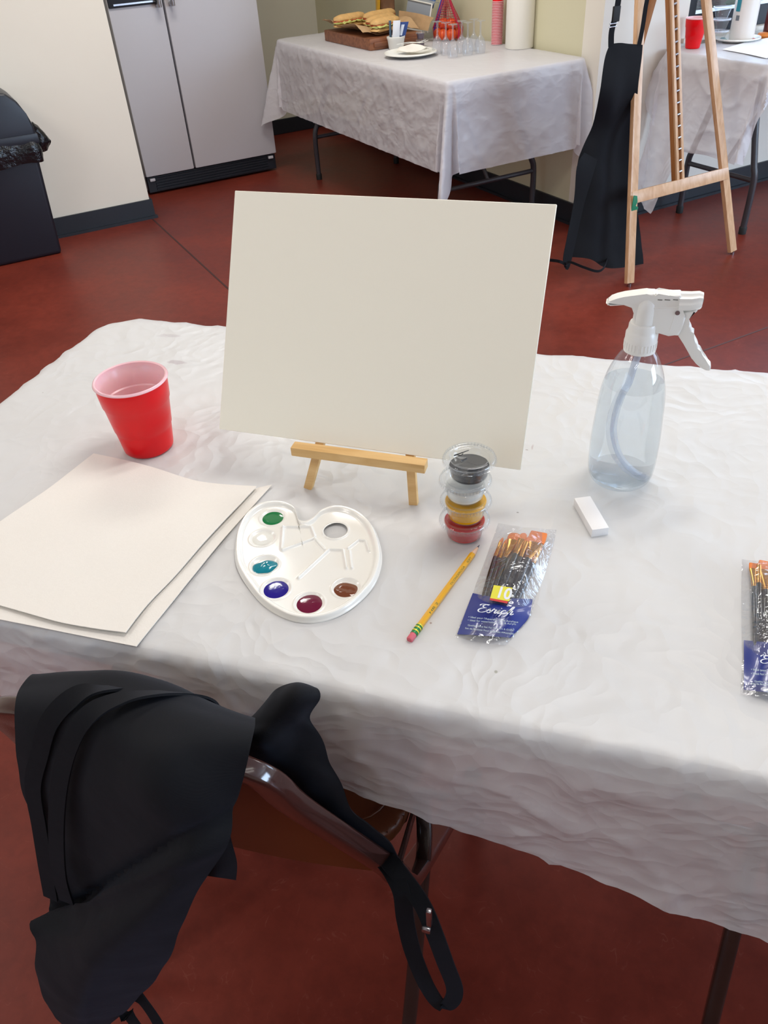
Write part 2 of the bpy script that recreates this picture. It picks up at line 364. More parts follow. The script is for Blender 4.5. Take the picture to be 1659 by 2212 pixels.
def catmull(pts, n=8):
    P = [Vector(p) for p in pts]; out = []
    for i in range(len(P)-1):
        p0 = P[max(i-1, 0)]; p1 = P[i]; p2 = P[i+1]; p3 = P[min(i+2, len(P)-1)]
        for k in range(n):
            t = k/n
            out.append(.5*((2*p1) + (-p0+p2)*t + (2*p0-5*p1+4*p2-p3)*t*t + (-p0+3*p1-3*p2+p3)*t**3))
    out.append(P[-1]); return out
def sweep(bm, path, prof, up=(0, 0, 1), cap=True, scales=None, fixed=None):
    """sweep closed 2D profile (a along side, b along up) along path"""
    P = [Vector(p) for p in path]; n = len(P); rings = []
    side = None
    for i in range(n):
        t = (P[min(i+1, n-1)] - P[max(i-1, 0)]).normalized()
        if fixed is not None: s = Vector(fixed); s = (s - t*s.dot(t)).normalized()
        elif side is None:
            s = t.cross(Vector(up))
            if s.length < 1e-3: s = t.cross(Vector((1, 0, 0)))
            s.normalize()
        else: s = (side - t*side.dot(t)).normalized()
        side = s; b = s.cross(t)
        k = scales[i] if scales else 1
        rings.append([bm.verts.new(P[i] + s*(x*k) + b*(y*k)) for x, y in prof])
    m_ = len(prof)
    for a, b in zip(rings[:-1], rings[1:]):
        for k in range(m_): bm.faces.new((a[k], a[(k+1) % m_], b[(k+1) % m_], b[k]))
    if cap:
        bm.faces.new(rings[0][::-1]); bm.faces.new(rings[-1])
def circ(r, n=12): return [(r*cos(2*pi*k/n), r*sin(2*pi*k/n)) for k in range(n)]
def rrect(w, h, r, n=3):
    out = []
    for cx, cy, a0 in ((w/2-r, h/2-r, 0), (-w/2+r, h/2-r, 90), (-w/2+r, -h/2+r, 180), (w/2-r, -h/2+r, 270)):
        for k in range(n+1):
            a = radians(a0 + 90*k/n); out.append((cx+r*cos(a), cy+r*sin(a)))
    return out
def tube(bm, path, r, n=12, scales=None): sweep(bm, path, circ(r, n), scales=scales)
def ribbon(bm, path, w, t=.0015, wdir=(1, 0, 0), scales=None): sweep(bm, path, [(w/2, t/2), (-w/2, t/2), (-w/2, -t/2), (w/2, -t/2)], fixed=wdir, scales=scales)
def patch(bm, rows, nu=10, nv=8, thick=.0015, fn=None):
    """smooth sheet through a grid of control points (rows of equal length), given thickness"""
    R = [catmull(r, nu) for r in rows]
    cols = [catmull([r[j] for r in R], nv) for j in range(len(R[0]))]
    nj = len(cols); ni = len(cols[0])
    g = [[cols[j][i].copy() for j in range(nj)] for i in range(ni)]
    nor = [[None]*nj for _ in range(ni)]
    for i in range(ni):
        for j in range(nj):
            a = g[min(i+1, ni-1)][j]-g[max(i-1, 0)][j]; b = g[i][min(j+1, nj-1)]-g[i][max(j-1, 0)]
            nn = b.cross(a); nor[i][j] = nn.normalized() if nn.length > 1e-12 else Vector((0, 0, 1))
    if fn:
        for i in range(ni):
            for j in range(nj): g[i][j] += nor[i][j]*fn(i/(ni-1), j/(nj-1), g[i][j])
    A = [[bm.verts.new(g[i][j]) for j in range(nj)] for i in range(ni)]
    B = [[bm.verts.new(g[i][j]-nor[i][j]*thick) for j in range(nj)] for i in range(ni)]
    for i in range(ni-1):
        for j in range(nj-1):
            bm.faces.new((A[i][j], A[i][j+1], A[i+1][j+1], A[i+1][j])); bm.faces.new((B[i][j], B[i+1][j], B[i+1][j+1], B[i][j+1]))
    for i in range(ni-1):
        bm.faces.new((A[i][0], A[i+1][0], B[i+1][0], B[i][0])); bm.faces.new((A[i][-1], B[i][-1], B[i+1][-1], A[i+1][-1]))
    for j in range(nj-1):
        bm.faces.new((A[0][j], B[0][j], B[0][j+1], A[0][j+1])); bm.faces.new((A[-1][j], A[-1][j+1], B[-1][j+1], B[-1][j]))
def prism(bm, poly, o, X, Y, Z, depth, bev=0, seg=2):
    """extrude polygon [(a,b)] in plane (X,Y) at o, centred, by depth along Z"""
    t = BM(); o = Vector(o); X = Vector(X); Y = Vector(Y); Z = Vector(Z)
    a = [t.verts.new(o + X*x + Y*y - Z*depth/2) for x, y in poly]; b = [t.verts.new(o + X*x + Y*y + Z*depth/2) for x, y in poly]
    t.faces.new(a[::-1]); t.faces.new(b)
    n = len(poly)
    for k in range(n): t.faces.new((a[k], a[(k+1) % n], b[(k+1) % n], b[k]))
    if bev: bevel(t, bev, seg)
    merge(bm, t)
def text_bm(s, size, o, X, Y, thick=.0002, shear=0.0, offset=0.0, width=None, align='LEFT'):
    """lettering as a mesh lying in plane (X,Y) from o"""
    c = bpy.data.curves.new('t', 'FONT'); c.body = s; c.size = size; c.shear = shear; c.offset = offset; c.extrude = thick; c.align_x = align
    c.resolution_u = 3
    to = bpy.data.objects.new('t', c); COL.objects.link(to)
    bpy.context.view_layer.update()
    dg = bpy.context.evaluated_depsgraph_get(); me = bpy.data.meshes.new_from_object(to.evaluated_get(dg))
    bm = BM(); bm.from_mesh(me)
    if width and bm.verts:
        xs = [v.co.x for v in bm.verts]; k = width/(max(xs)-min(xs))
        for v in bm.verts: v.co.x *= k
    X = Vector(X).normalized(); Y = Vector(Y).normalized(); Z = X.cross(Y)
    for v in bm.verts: v.co = Vector(o) + X*v.co.x + Y*v.co.y + Z*v.co.z
    bpy.data.objects.remove(to); bpy.data.curves.remove(c); bpy.data.meshes.remove(me)
    return bm
def fbm(p, s, o=3):
    v = 0; a = 1
    for k in range(o): v += a*noise.noise(p*s); s *= 2.1; a *= .5
    return v
def crease(p, s):                                   # sharp fold lines
    return 1-abs(noise.noise(p*s))*2.2

# ------------------------------------------------------------------ room shell
bm = BM(); rbox(bm, -4, 7, -4, 6.1, -.1, 0); struct('floor', bm, M['floor'])
bm = BM(); rbox(bm, -4, 7, -4, 6.1, CEIL, CEIL+.1); struct('ceiling', bm, M['ceiling'])
bm = BM(); rbox(bm, -4, .993, 4.61, 5.95, 0, CEIL); struct('wall_left', bm, M['wall'])
bm = BM(); rbox(bm, -4, 2.85, 5.95, 6.07, 0, CEIL); struct('wall_back', bm, M['wall_grey'])
bm = BM(); rbox(bm, 2.73, 2.85, 3.13, 5.95, 0, CEIL); struct('wall_alcove', bm, M['wall_cream'])
WU0, WU1, WZ0, WZ1 = 3.235, 5.7, .765, 2.15
bm = BM()
for a in ((2.73, WU0, 0, CEIL), (WU1, 7.0, 0, CEIL), (WU0, WU1, 0, WZ0-.02), (WU0, WU1, WZ1, CEIL)): rbox(bm, a[0], a[1], 3.01, 3.13, a[2], a[3])
struct('wall_right', bm, M['wall_white'])
# side walls behind and beside the camera, each with a window opening
def holed(name, horiz, c, lo, hi, a0, a1, z0, z1):
    bm = BM(); s = (c, c+.12) if c > 0 else (c-.12, c)
    for p, q, r, t in ((lo, a0, 0, CEIL), (a1, hi, 0, CEIL), (a0, a1, 0, z0), (a0, a1, z1, CEIL)):
        if horiz: rbox(bm, p, q, s[0], s[1], r, t)
        else: rbox(bm, s[0], s[1], p, q, r, t)
    struct(name, bm, M['wall'])
holed('wall_far_right', False, 7.0, -4, 3.01, -1.6, 1.2, .8, 2.4)
holed('wall_far_left', False, -4.0, -4, 4.61, -2.0, .8, .8, 2.4)
holed('wall_front', True, -4.0, -4, 7, 3.2, 6.0, .8, 2.4)
# baseboards
def baseboard(name, u0, u1, v0, v1):
    bm = BM(); rbox(bm, u0, u1, v0, v1, 0, .1, .004); struct(name, bm, M['base'])
bm = BM(); rbox(bm, -4, .999, 4.598, 4.61, 0, .1); rbox(bm, .993, 1.005, 4.598, 5.95, 0, .1)
rbox(bm, -4, 1.015, 4.585, 4.61, 0, .014); struct('baseboard_left', bm, M['base'])
baseboard('baseboard_back', 1.01, 2.72, 5.938, 5.95)
bm = BM(); rbox(bm, 2.718, 2.73, 3.0, 5.94, 0, .1); rbox(bm, 2.718, 7, 2.998, 3.01, 0, .1); rbox(bm, 2.703, 2.73, 2.985, 5.94, 0, .012)
rbox(bm, 2.703, 7, 2.983, 3.01, 0, .012); struct('baseboard_right', bm, M['base'])
# floor joints
bm = BM(); rbox(bm, .976, .984, -4, 4.58, 0, .0012); struct('trim_1', bm, mat('floor_joint', (58, 30, 28), .7))
bm = BM(); rbox(bm, -4, .97, 1.735, 1.741, 0, .0012); rbox(bm, .99, 7, 1.735, 1.741, 0, .0012); struct('trim_2', bm, mat('floor_joint_grey', (84, 62, 62), .7))
# window beyond the easel
def window(n, build_frame, build_glass, build_sill=None):
    w = thing(f'window_{n}', None, None, (0, 0, 0), kind='structure')
    bm = BM(); build_frame(bm); obj('window_frame', bm, M['winframe'], w, smooth=False)
    bm = BM(); build_glass(bm); obj('pane', bm, M['clear'], w, smooth=False)
    if build_sill: bm = BM(); build_sill(bm); obj('window_sill', bm, M['wall_white'], w)
def fr1(bm):
    rbox(bm, WU0, WU0+.065, 3.03, 3.12, WZ0, WZ1); rbox(bm, WU1-.065, WU1, 3.03, 3.12, WZ0, WZ1)
    rbox(bm, WU0+.065, WU1-.065, 3.03, 3.12, WZ0+.0, WZ0+.085); rbox(bm, WU0+.065, WU1-.065, 3.03, 3.12, WZ1-.06, WZ1)
    for uu in (4.05, 4.9): rbox(bm, uu, uu+.05, 3.035, 3.115, WZ0+.085, WZ1-.06)
window(1, fr1, lambda bm: rbox(bm, WU0+.06, WU1-.06, 3.072, 3.078, WZ0+.08, WZ1-.055), lambda bm: rbox(bm, WU0-.02, WU1+.02, 2.995, 3.12, WZ0-.02, WZ0-.001, .003))
def frame_side(c, a0, a1, horiz):
    def f(bm):
        for p, q, r, t in ((a0, a0+.06, .8, 2.4), (a1-.06, a1, .8, 2.4), (a0+.06, a1-.06, .8, .86), (a0+.06, a1-.06, 2.34, 2.4), ((a0+a1)/2-.025, (a0+a1)/2+.025, .86, 2.34)):
            if horiz: rbox(bm, p, q, c, c+.05, r, t)
            else: rbox(bm, c, c+.05, p, q, r, t)
    def g(bm):
        if horiz: rbox(bm, a0+.05, a1-.05, c+.02, c+.026, .85, 2.35)
        else: rbox(bm, c+.02, c+.026, a0+.05, a1-.05, .85, 2.35)
    return f, g
for n, (c, a0, a1, h) in enumerate(((7.04, -1.6, 1.2, False), (-4.09, -2.0, .8, False), (-4.09, 3.2, 6.0, True))):
    f, g = frame_side(c, a0, a1, h); window(n+2, f, g)
# outside
bm = BM(); rbox(bm, 2.9, 16, 3.2, 14, -.15, -.05); obj('garden_ground', bm, M['grass'], label='brown mulch ground outside beyond the window', cat='ground', kind='structure', smooth=False)
t = thing('building', 'brown building outside beyond the window', 'building', G(7, 9, -.05))
bm = BM(); rbox(bm, 3.2, 12, 9, 10, -.05, 3.2); obj('wall', bm, M['brick'], t, smooth=False)
bm = BM(); rbox(bm, 3.0, 12.2, 8.8, 10.2, 3.2, 3.4); obj('roof', bm, M['winframe'], t, smooth=False)
def shrub(c, r, n, lab):
    t = thing('shrub', lab, 'shrub', c)
    bm = BM()
    for k in range(n):
        d = Vector((random.gauss(0, 1), random.gauss(0, 1), random.gauss(0, 1))).normalized()*r*random.uniform(.5, 1)
        p = Vector(c)+Vector((0, 0, r*1.05))+d; a = Vector((random.gauss(0, 1), random.gauss(0, 1), random.gauss(0, .6))).normalized(); b = a.cross(Vector((random.random(), 0, 1))).normalized()
        L_ = random.uniform(.05, .1)
        vs = [bm.verts.new(p), bm.verts.new(p+a*L_*.5+b*L_*.25), bm.verts.new(p+a*L_), bm.verts.new(p+a*L_*.5-b*L_*.25)]; bm.faces.new(vs)
    obj('foliage', bm, M['leaf'], t, smooth=False)
    bm = BM(); tube(bm, [Vector(c), Vector(c)+Vector((0, 0, r*.9))], .03, 8); obj('stem', bm, M['oakboard'], t)
shrub(G(4.25, 3.95, -.05), .55, 700, 'green leafy shrub outside the window, behind the white jug')

# ------------------------------------------------------------------ ceiling lights
TL = ['in front of the bin wall', 'before the refrigerator and food table', 'left of the foreground table', 'above the foreground table', 'on the right, before the window wall', 'behind the camera on the left', 'behind the camera in the middle', 'behind the camera on the right']
def troffer(tu, tv, i):
    t = thing('ceiling_light', 'recessed fluorescent ceiling light ' + TL[i], 'ceiling light', G(tu, tv, CEIL-.06), RR, 'fluorescent ceiling lights')
    bm = BM()
    for p, q, r, s in ((-.64, .64, -.33, -.3), (-.64, .64, .3, .33), (-.64, -.61, -.3, .3), (.61, .64, -.3, .3)):
        box(bm, ((p+q)/2, (r+s)/2, .03), (q-p, s-r, .06))
    box(bm, (0, 0, .055), (1.24, .62, .008)); obj('frame', bm, M['white_pl'], t, world=False, smooth=False)
for i, (a, b) in enumerate(TROFFERS): troffer(a, b, i)

# ------------------------------------------------------------------ tables and cloths
def folding_table(name_label, c, ang, L_, Wd, z, r, inset, group=None):
    L_ -= .012; Wd -= .012
    t = thing('folding_table', name_label, 'table', (c[0], c[1], 0), ang, group)
    bm = BM(); poly = []
    for cx, cy, a0 in ((L_/2-r, Wd/2-r, 0), (-L_/2+r, Wd/2-r, 90), (-L_/2+r, -Wd/2+r, 180), (L_/2-r, -Wd/2+r, 270)):
        for k in range(9):
            a = radians(a0+90*k/8); poly.append((cx+r*cos(a), cy+r*sin(a)))
    prism(bm, poly, (0, 0, z-.0245), (1, 0, 0), (0, 1, 0), (0, 0, 1), .045, .002)
    obj('tabletop', bm, M['slab'], t, world=False)
    for sx in (-1, 1):
        x = sx*(L_/2-inset)
        for sy in (-1, 1):
            bm = BM(); y = sy*(Wd/2-.09)
            tube(bm, catmull([(x-sx*.03, y*.55, z-.05), (x-sx*.015, y*.62, z-.22), (x, y*.9, z-.42), (x, y, z-.5), (x, y, .02)], 6), .0145, 12)
            g = obj('leg', bm, M['tleg'], t, world=False)
            bm = BM(); lathe(bm, (x, y, 0), [(0, 0), (.017, 0), (.018, .03), (.0145, .035)], 14); obj('rubber_foot', bm, M['rubber'], g, world=False)
        bm = BM(); tube(bm, [(x, -(Wd/2-.1), .24), (x, Wd/2-.1, .24)], .011); obj('crossbar', bm, M['tleg'], t, world=False)
        bm = BM(); tube(bm, [(x, 0, .24), (x-sx*.35, 0, z-.06)], .009); obj('brace', bm, M['tleg'], t, world=False)
    return t
def tablecloth(label, c, ang, L_, Wd, z, r, drops, m_, res, crump=.0012, skirt=.006, flare=.05, group=None, fold=.5, gather=0.0, seed=0, tip=1.0, edge=1.0):
    """one flat sheet laid over a rounded top and folded down; drops = functions(front, back, left, right) of position along edge"""
    DF, DB, DL, DR = drops
    mx = .5
    def params(D0, D1, size, f0, f1):
        # sample parameters: negative side, top, positive side
        n0 = max(6, int(D0/res)); n1 = max(6, int(D1/res)); nt = int(size/res)
        return [('a', 1-k/n0) for k in range(n0)] + [('t', k/nt) for k in range(nt+1)] + [('b', (k+1)/n1) for k in range(n1)]
    px_ = params(max(DL(-1), DL(1)), DR(0), L_, 0, 0); py_ = params(DF(0), DB(0), Wd, 0, 0)
    bm = BM(); grid = []
    so = Vector((seed*3.1, seed*1.7, 0))
    for ty, b in py_:
        row = []
        for tx, a in px_:
            x = -L_/2 + a*L_ if tx == 't' else (-L_/2 - a*DL(-1+2*b if ty == 't' else (-1 if ty == 'a' else 1)) if tx == 'a' else L_/2 + a*DR(0))
            xs = max(-L_/2, min(L_/2, x))
            if ty == 't': y = -Wd/2 + b*Wd
            elif ty == 'a': y = -Wd/2 - b*DF(xs)
            else: y = Wd/2 + b*DB(xs)
            # nearest point on the rounded rectangle, shrunk by r
            cx = max(-L_/2+r, min(L_/2-r, x)); cy = max(-Wd/2+r, min(Wd/2-r, y))
            dx, dy = x-cx, y-cy; dd = sqrt(dx*dx+dy*dy)
            e = .012
            P = Vector((x, y, 0)) + so
            if dd <= r-e:
                w = min(1, max(0, (r-e-dd)/.03)) if (abs(x) > L_/2-.05 or abs(y) > Wd/2-.05) else 1
                h = crump*(.55 + .5*fbm(P, 7, 3) + .55*max(0, crease(P+Vector((9, 3, 0)), 6.0))**6)
                p = Vector((x, y, z+.001+max(0, h)))
            else:
                nx, ny = dx/dd, dy/dd; s = dd-(r-e)
                arc = e*pi/2
                h0 = crump*(.55 + .5*fbm(P, 7, 3) + .55*max(0, crease(P+Vector((9, 3, 0)), 6.0))**6)
                eb = .0022*(fbm(P+Vector((1, 7, 0)), 26, 3)+1.2*max(0, crease(P+Vector((2, 5, 0)), 13))**3)*edge
                if s < arc:
                    q = s/e; ro = r-e+e*sin(q); p = Vector((cx+nx*ro, cy+ny*ro, z+.001+max(0, h0)*(1-s/arc) - e*(1-cos(q)))) + Vector((nx*(.0015+abs(eb))*sin(q), ny*(.0015+abs(eb))*sin(q), eb*.5))
                else:
                    hang = s-arc
                    corner = (abs(nx) > .02 and abs(ny) > .02)
                    th = math.atan2(abs(ny), abs(nx))
                    cf = sin(2*th)**1.0 if corner else 0
                    k = cf*(.10 + fold*.20*cos(th*8))
                    off = hang*(flare + k)
                    # gentle hanging waves along the side
                    al = x if abs(ny) > abs(nx) else y
                    off += gather*hang*(.5+.5*sin(al*14+2*noise.noise(P*3)))
                    off += skirt*min(1, hang/.04)*(1.1 + .8*fbm(P+Vector((4, 4, 0)), 9, 2) + 1.1*max(0, crease(P, 6.5))**4) + .0015 + abs(eb)
                    zz = z+.001-e-hang*(1-.5*(flare+abs(k))**2)*(tip if corner else 1)
                    p = Vector((cx+nx*(r+off), cy+ny*(r+off), max(.01, zz)))
            row.append(bm.verts.new(p))
        grid.append(row)
    for i in range(len(grid)-1):
        for j in range(len(grid[0])-1): bm.faces.new((grid[i][j], grid[i][j+1], grid[i+1][j+1], grid[i+1][j]))
    M4 = Matrix.Translation(Vector((c[0], c[1], 0))) @ Matrix.Rotation(ang, 4, 'Z')
    bm.transform(M4)
    o = obj('tablecloth', bm, m_, label=label, cat='tablecloth', group=group, origin=(c[0], c[1], z), angle=60)
    return o
# main table: x -0.966..0.864, y 0.456..1.22
folding_table('long folding table under the white cloth in the foreground', (-.051, .838), 0, 1.822, .758, .74, .055, .28)
tablecloth('white crinkled plastic tablecloth on the foreground table with the canvas', (-.051, .838), 0, 1.826, .762, .74, .075,
           (lambda x: max(.125, .15+(x-.05+.22)*.19), lambda x: .17, lambda x: .16, lambda x: .2), M['cloth'], .0060, .0016, .0035, .03, fold=.5, edge=1.3)
# back table u 1.955..2.70, v 3.055..4.885
bc = G(2.335, 3.97)
folding_table('folding table under a white sheet along the alcove wall, laden with food', bc, RR+pi/2, 1.81, .74, .74, .05, .2)
tablecloth('thin white plastic tablecloth on the food table, corners hanging in points', bc, RR+pi/2, 1.83, .75, .74, .05,
           (lambda x: .26, lambda x: .355, lambda x: .36, lambda x: .33), M['cloth_thin'], .010, .0012, .0028, .035, fold=1.0, seed=3, tip=.95)
# right table u 3.08..4.9, v 2.37..2.97
rc = G(3.99, 2.685)
folding_table('folding table under a thin white sheet below the window, behind the easel', rc, RR, 1.80, .59, .735, .04, .16)
tablecloth('thin white plastic tablecloth on the window table behind the easel', rc, RR, 1.82, .60, .735, .04,
           (lambda x: .10, lambda x: .12, lambda y: .37+.30*max(0, min(1, (y-.15)/.3))-.06*max(0, y-.5), lambda x: .3), M['cloth_thin'], .010, .0012, .008, .04, fold=1.0, seed=5, gather=.08, tip=.95)

# ------------------------------------------------------------------ wall-side bin and fridge
t = thing('trash_bin', 'black slim trash bin with domed lid against the cream wall', 'trash bin', G(.17, 4.45), RR)
def frus(bm, rings):
    vs = [[bm.verts.new(G(a, b, z)) for a, b in ((u0, v0), (u1, v0), (u1, v1), (u0, v1))] for (u0, u1, v0, v1, z) in rings]
    bm.faces.new(vs[0][::-1]); bm.faces.new(vs[-1])
    for a, b in zip(vs[:-1], vs[1:]):
        for k in range(4): bm.faces.new((a[k], a[(k+1) % 4], b[(k+1) % 4], b[k]))
bm = BM(); frus(bm, [(-.06, .435, 4.335, 4.575, 0), (-.09, .462, 4.31, 4.595, .53)]); bevel(bm, .02, 3); obj('body', bm, M['bin'], t)
bm = BM()
rows = []
for k in range(3):
    zz = (.545, .50, .445)[k]; e = (.004, .014, .010)[k]
    loop = [(-.09-e, 4.31-e), (.0, 4.30-e), (.12, 4.305-e), (.25, 4.30-e), (.38, 4.305-e), (.462+e, 4.31-e), (.468+e, 4.40), (.466+e, 4.5), (.462+e, 4.59)]
    rows.append([G(a, b, zz + (.012*sin(a*40) if k == 2 else 0)) for a, b in loop])
patch(bm, rows, 6, 5, .001, lambda s, t_, p: .004*fbm(p, 30, 3))
obj('bin_liner', bm, M['binbag'], t)
bm = BM(); patch(bm, [[PV(68, 262, 4.33), PV(78, 268, 4.36), PV(90, 280, 4.38)], [PV(74, 290, 4.34), PV(90, 290, 4.34), PV(104, 296, 4.37)], [PV(78, 318, 4.35), PV(92, 316, 4.34), PV(111, 306, 4.36)], [PV(80, 326, 4.37), PV(92, 328, 4.36), PV(102, 324, 4.37)]], 6, 6, .001, lambda s, t_, p: .006*fbm(p, 25, 2))
obj('liner_flap', bm, M['binbag'], t)
bm = BM(); prof = [(-.10, .53), (.475, .53), (.478, .60), (.462, .655), (.437, .71), (.395, .748), (.33, .757), (.05, .757), (-.02, .748), (-.062, .71), (-.09, .655), (-.102, .60)]
prism(bm, prof, G(0, 4.452, 0), U, (0, 0, 1), V, .30, .012, 3); obj('lid', bm, M['bin'], t)
bm = BM(); rbox(bm, -.11, .484, 4.295, 4.605, .525, .572, .01); obj('lid_rim', bm, M['bin'], t)
bm = BM(); prism(bm, [(.018*cos(a*.7)*(1+.2*sin(3*a)), .011*sin(a*.7)) for a in range(9)], G(.235, 4.292, .468), U, (0, 0, 1), V, .003, 0)
obj('blue_tag', bm, mat('blue_tag', (28, 92, 170), .4), t, label='small blue spot on the liner')

t = thing('refrigerator', 'tall grey double-door refrigerator in the alcove', 'refrigerator', G(1.515, 5.4), RR)
bm = BM(); rbox(bm, 1.095, 1.938, 5.08, 5.85, .02, 1.75, .006); obj('body', bm, M['fridge'], t)
d1 = BM(); rbox(d1, 1.095, 1.394, 5.02, 5.076, .108, 1.74, .008)
dd = obj('door', d1, M['fridge'], t)
bm = BM(); rbox(bm, 1.10, 1.372, 5.008, 5.03, .962, 1.30, .006); obj('dispenser', bm, M['grille'], dd)
bm = BM(); rbox(bm, 1.125, 1.35, 5.004, 5.02, .972, .98); obj('dispenser_tray', bm, M['metal'], dd)
def fhandle(u, par):
    bm = BM(); tube(bm, catmull([G(u, 5.02, .955), G(u, 4.975, .965), G(u, 4.965, 1.0), G(u, 4.965, 1.55), G(u, 4.975, 1.585), G(u, 5.02, 1.595)], 6), .011, 12)
    obj('handle', bm, M['metal'], par)
fhandle(1.36, dd)
d2 = BM(); rbox(d2, 1.404, 1.938, 5.02, 5.076, .108, 1.74, .008); dd2 = obj('door', d2, M['fridge'], t); fhandle(1.435, dd2)
bm = BM(); rbox(bm, 1.10, 1.935, 5.045, 5.10, .012, .10, .003)
for k in range(5): rbox(bm, 1.15, 1.88, 5.036, 5.05, .024+k*.015, .031+k*.015)
obj('grille', bm, M['grille'], t, smooth=False)
for a in (1.115, 1.885):
    bm = BM(); rbox(bm, a, a+.032, 5.03, 5.06, .078, .094, .003); obj('hinge_cover', bm, M['fridge'], t)

# ------------------------------------------------------------------ large easel
SL = .285
def E_(u, z, dv=0): return G(u, 2.33+SL*z+dv, z)
t = thing('easel', 'tall wooden studio easel standing before the window table', 'easel', G(2.71, 2.5), RR)
FN = (V - Vector((0, 0, SL))).normalized()     # back direction of the leaning frame
def plank(bm, a, b, w, d, bev=.002):
    a = Vector(a); b = Vector(b); T_ = (b-a).normalized(); S_ = T_.cross(FN).normalized(); N_ = S_.cross(T_).normalized()
    box(bm, (a+b)/2, (w, d, (b-a).length), (tuple(S_), tuple(N_), tuple(T_)), bev)
bm = BM(); plank(bm, E_(2.408, .012), E_(2.408+.135*1.5, 1.5), .038, .02); lg = obj('leg', bm, M['beech'], t)
bm = BM(); lathe(bm, E_(2.408, 0), [(0, 0), (.007, 0), (.007, .012)], 10); obj('foot_pin', bm, M['metal'], lg)
bm = BM(); o_ = E_(2.408+.135*.30, .30, -.012)
prism(bm, [(-.012, .05), (.006, .045), (.012, .02), (.004, .006), (.02, -.002), (.018, -.02), (.008, -.03), (-.008, -.04), (-.017, -.03), (-.015, .0)], o_, U, (0, 0, 1), V, .003, .0005)
obj('paint_blot', bm, M['green_tape'], lg, label='green paint blot on the left leg')
bm = BM(); plank(bm, E_(3.018, .012), E_(3.018-.14*1.5, 1.5), .038, .02); lg = obj('leg', bm, M['beech'], t)
bm = BM(); lathe(bm, E_(3.018, 0), [(0, 0), (.007, 0), (.007, .012)], 10); obj('foot_pin', bm, M['metal'], lg)
bm = BM(); plank(bm, G(2.71, 2.665, 1.24), G(2.71, 2.955, .01), .045, .02); obj('rear_leg', bm, M['beech_dark'], t)
bm = BM(); box(bm, E_(2.713, .335, -.004), (.545, .018, .048), (tuple(U), tuple(FN), tuple(U.cross(FN))), .002); obj('crossbar', bm, M['beech'], t)
bm = BM(); box(bm, E_(2.713, 1.24, .02), (.30, .02, .05), (tuple(U), tuple(FN), tuple(U.cross(FN))), .002); obj('crossbar', bm, M['beech'], t)
for du in (-.0145, .0145):
    bm = BM(); plank(bm, E_(2.713+du, .34, -.003), E_(2.713+du, 1.7, -.003), .013, .010, .001); obj('mast_rail', bm, M['beech'], t)
bm = BM(); plank(bm, E_(2.713, .34, .014), E_(2.713, 1.7, .014), .042, .022, .001); obj('mast_back', bm, M['beech_dark'], t)
for k in range(33):
    z = .345+k*.0415
    bm = BM(); tube(bm, [E_(2.713-.0075, z, -.004), E_(2.713+.0075, z+.002, -.004)], .005, 8); obj('peg', bm, M['metal'], t)

# ------------------------------------------------------------------ apron hanging on the easel
t = thing('apron', 'black apron hanging by its straps from the left side of the easel', 'apron', G(2.4, 2.6, .03), RR)
def PA(px, py, dv=0.0):
    K = [(-999, 2.55), (95, 2.55), (200, 2.50), (265, 2.55), (340, 2.545), (500, 2.48), (600, 2.42)]
    for (a, va), (b, vb) in zip(K[:-1], K[1:]):
        if py <= b: break
    v = va+(vb-va)*min(1, max(0, (py-a)/(b-a))) + dv*min(1, max(.15, (py-90)/250))*.6
    p = PV(px, py, v)
    if p.z < .012: r = ray(px, py); p = CAM + r*((.012-CZ)/r.z)
    return p
rows = [
 [PA(1318, 95, .10), PA(1338, 93, .07), PA(1358, 95, .08), PA(1388, 97, .06)],
 [PA(1306, 130, .10), PA(1330, 130, .06), PA(1355, 130, .09), PA(1385, 125, .05)],
 [PA(1295, 200, .09), PA(1325, 200, .04), PA(1352, 200, .08), PA(1378, 190, .04)],
 [PA(1280, 270, .08), PA(1315, 275, .03), PA(1345, 280, .07), PA(1373, 270, .03)],
 [PA(1258, 320, .08), PA(1300, 330, .02), PA(1335, 340, .07), PA(1372, 340, .03)],
 [PA(1247, 355, .09), PA(1292, 370, .02), PA(1325, 390, .06), PA(1370, 400, .03)],
 [PA(1240, 430, .10), PA(1285, 440, .02), PA(1318, 450, .06), PA(1376, 450, .04)],
 [PA(1232, 500, .10), PA(1278, 510, .03), PA(1318, 520, .05), PA(1384, 510, .06)],
 [PA(1228, 555, .10), PA(1275, 560, .04), PA(1318, 580, .04), PA(1390, 570, .07)]]
bm = BM(); patch(bm, rows, 8, 5, .0016, lambda s, q, p: .010*fbm(p, 7, 2)*(.4+s))
obj('bib_and_skirt', bm, M['apron'], t)
rows = [[PA(1262, 330, .0), PA(1290, 345, -.02)], [PA(1246, 360, -.02), PA(1280, 380, -.03)], [PA(1240, 430, -.0), PA(1262, 440, -.02)], [PA(1225, 510, .0), PA(1245, 515, .0)], [PA(1216, 560, .02), PA(1232, 570, .02)], [PA(1222, 582, .03), PA(1226, 583, .03)]]
bm = BM(); patch(bm, rows, 6, 6, .0016); obj('folded_hem', bm, M['apron'], t)
bm = BM(); ribbon(bm, catmull([PA(1320, 100, .09), PA(1321, 70, .07), PA(1328, 40, .06), PA(1334, 12, .06), PA(1340, -30, .06), PA(1352, -110, .10), PA(1385, -190, .14)], 6), .026, .002, tuple(U)); st = obj('neck_strap', bm, M['strap'], t)
bm = BM(); box(bm, PA(1325, 51, .055), (.036, .004, .004), (tuple(U), tuple(V), (0, 0, 1)), .001); box(bm, PA(1324, 58, .055), (.036, .004, .004), (tuple(U), tuple(V), (0, 0, 1)), .001); obj('slider', bm, M['metal'], st)
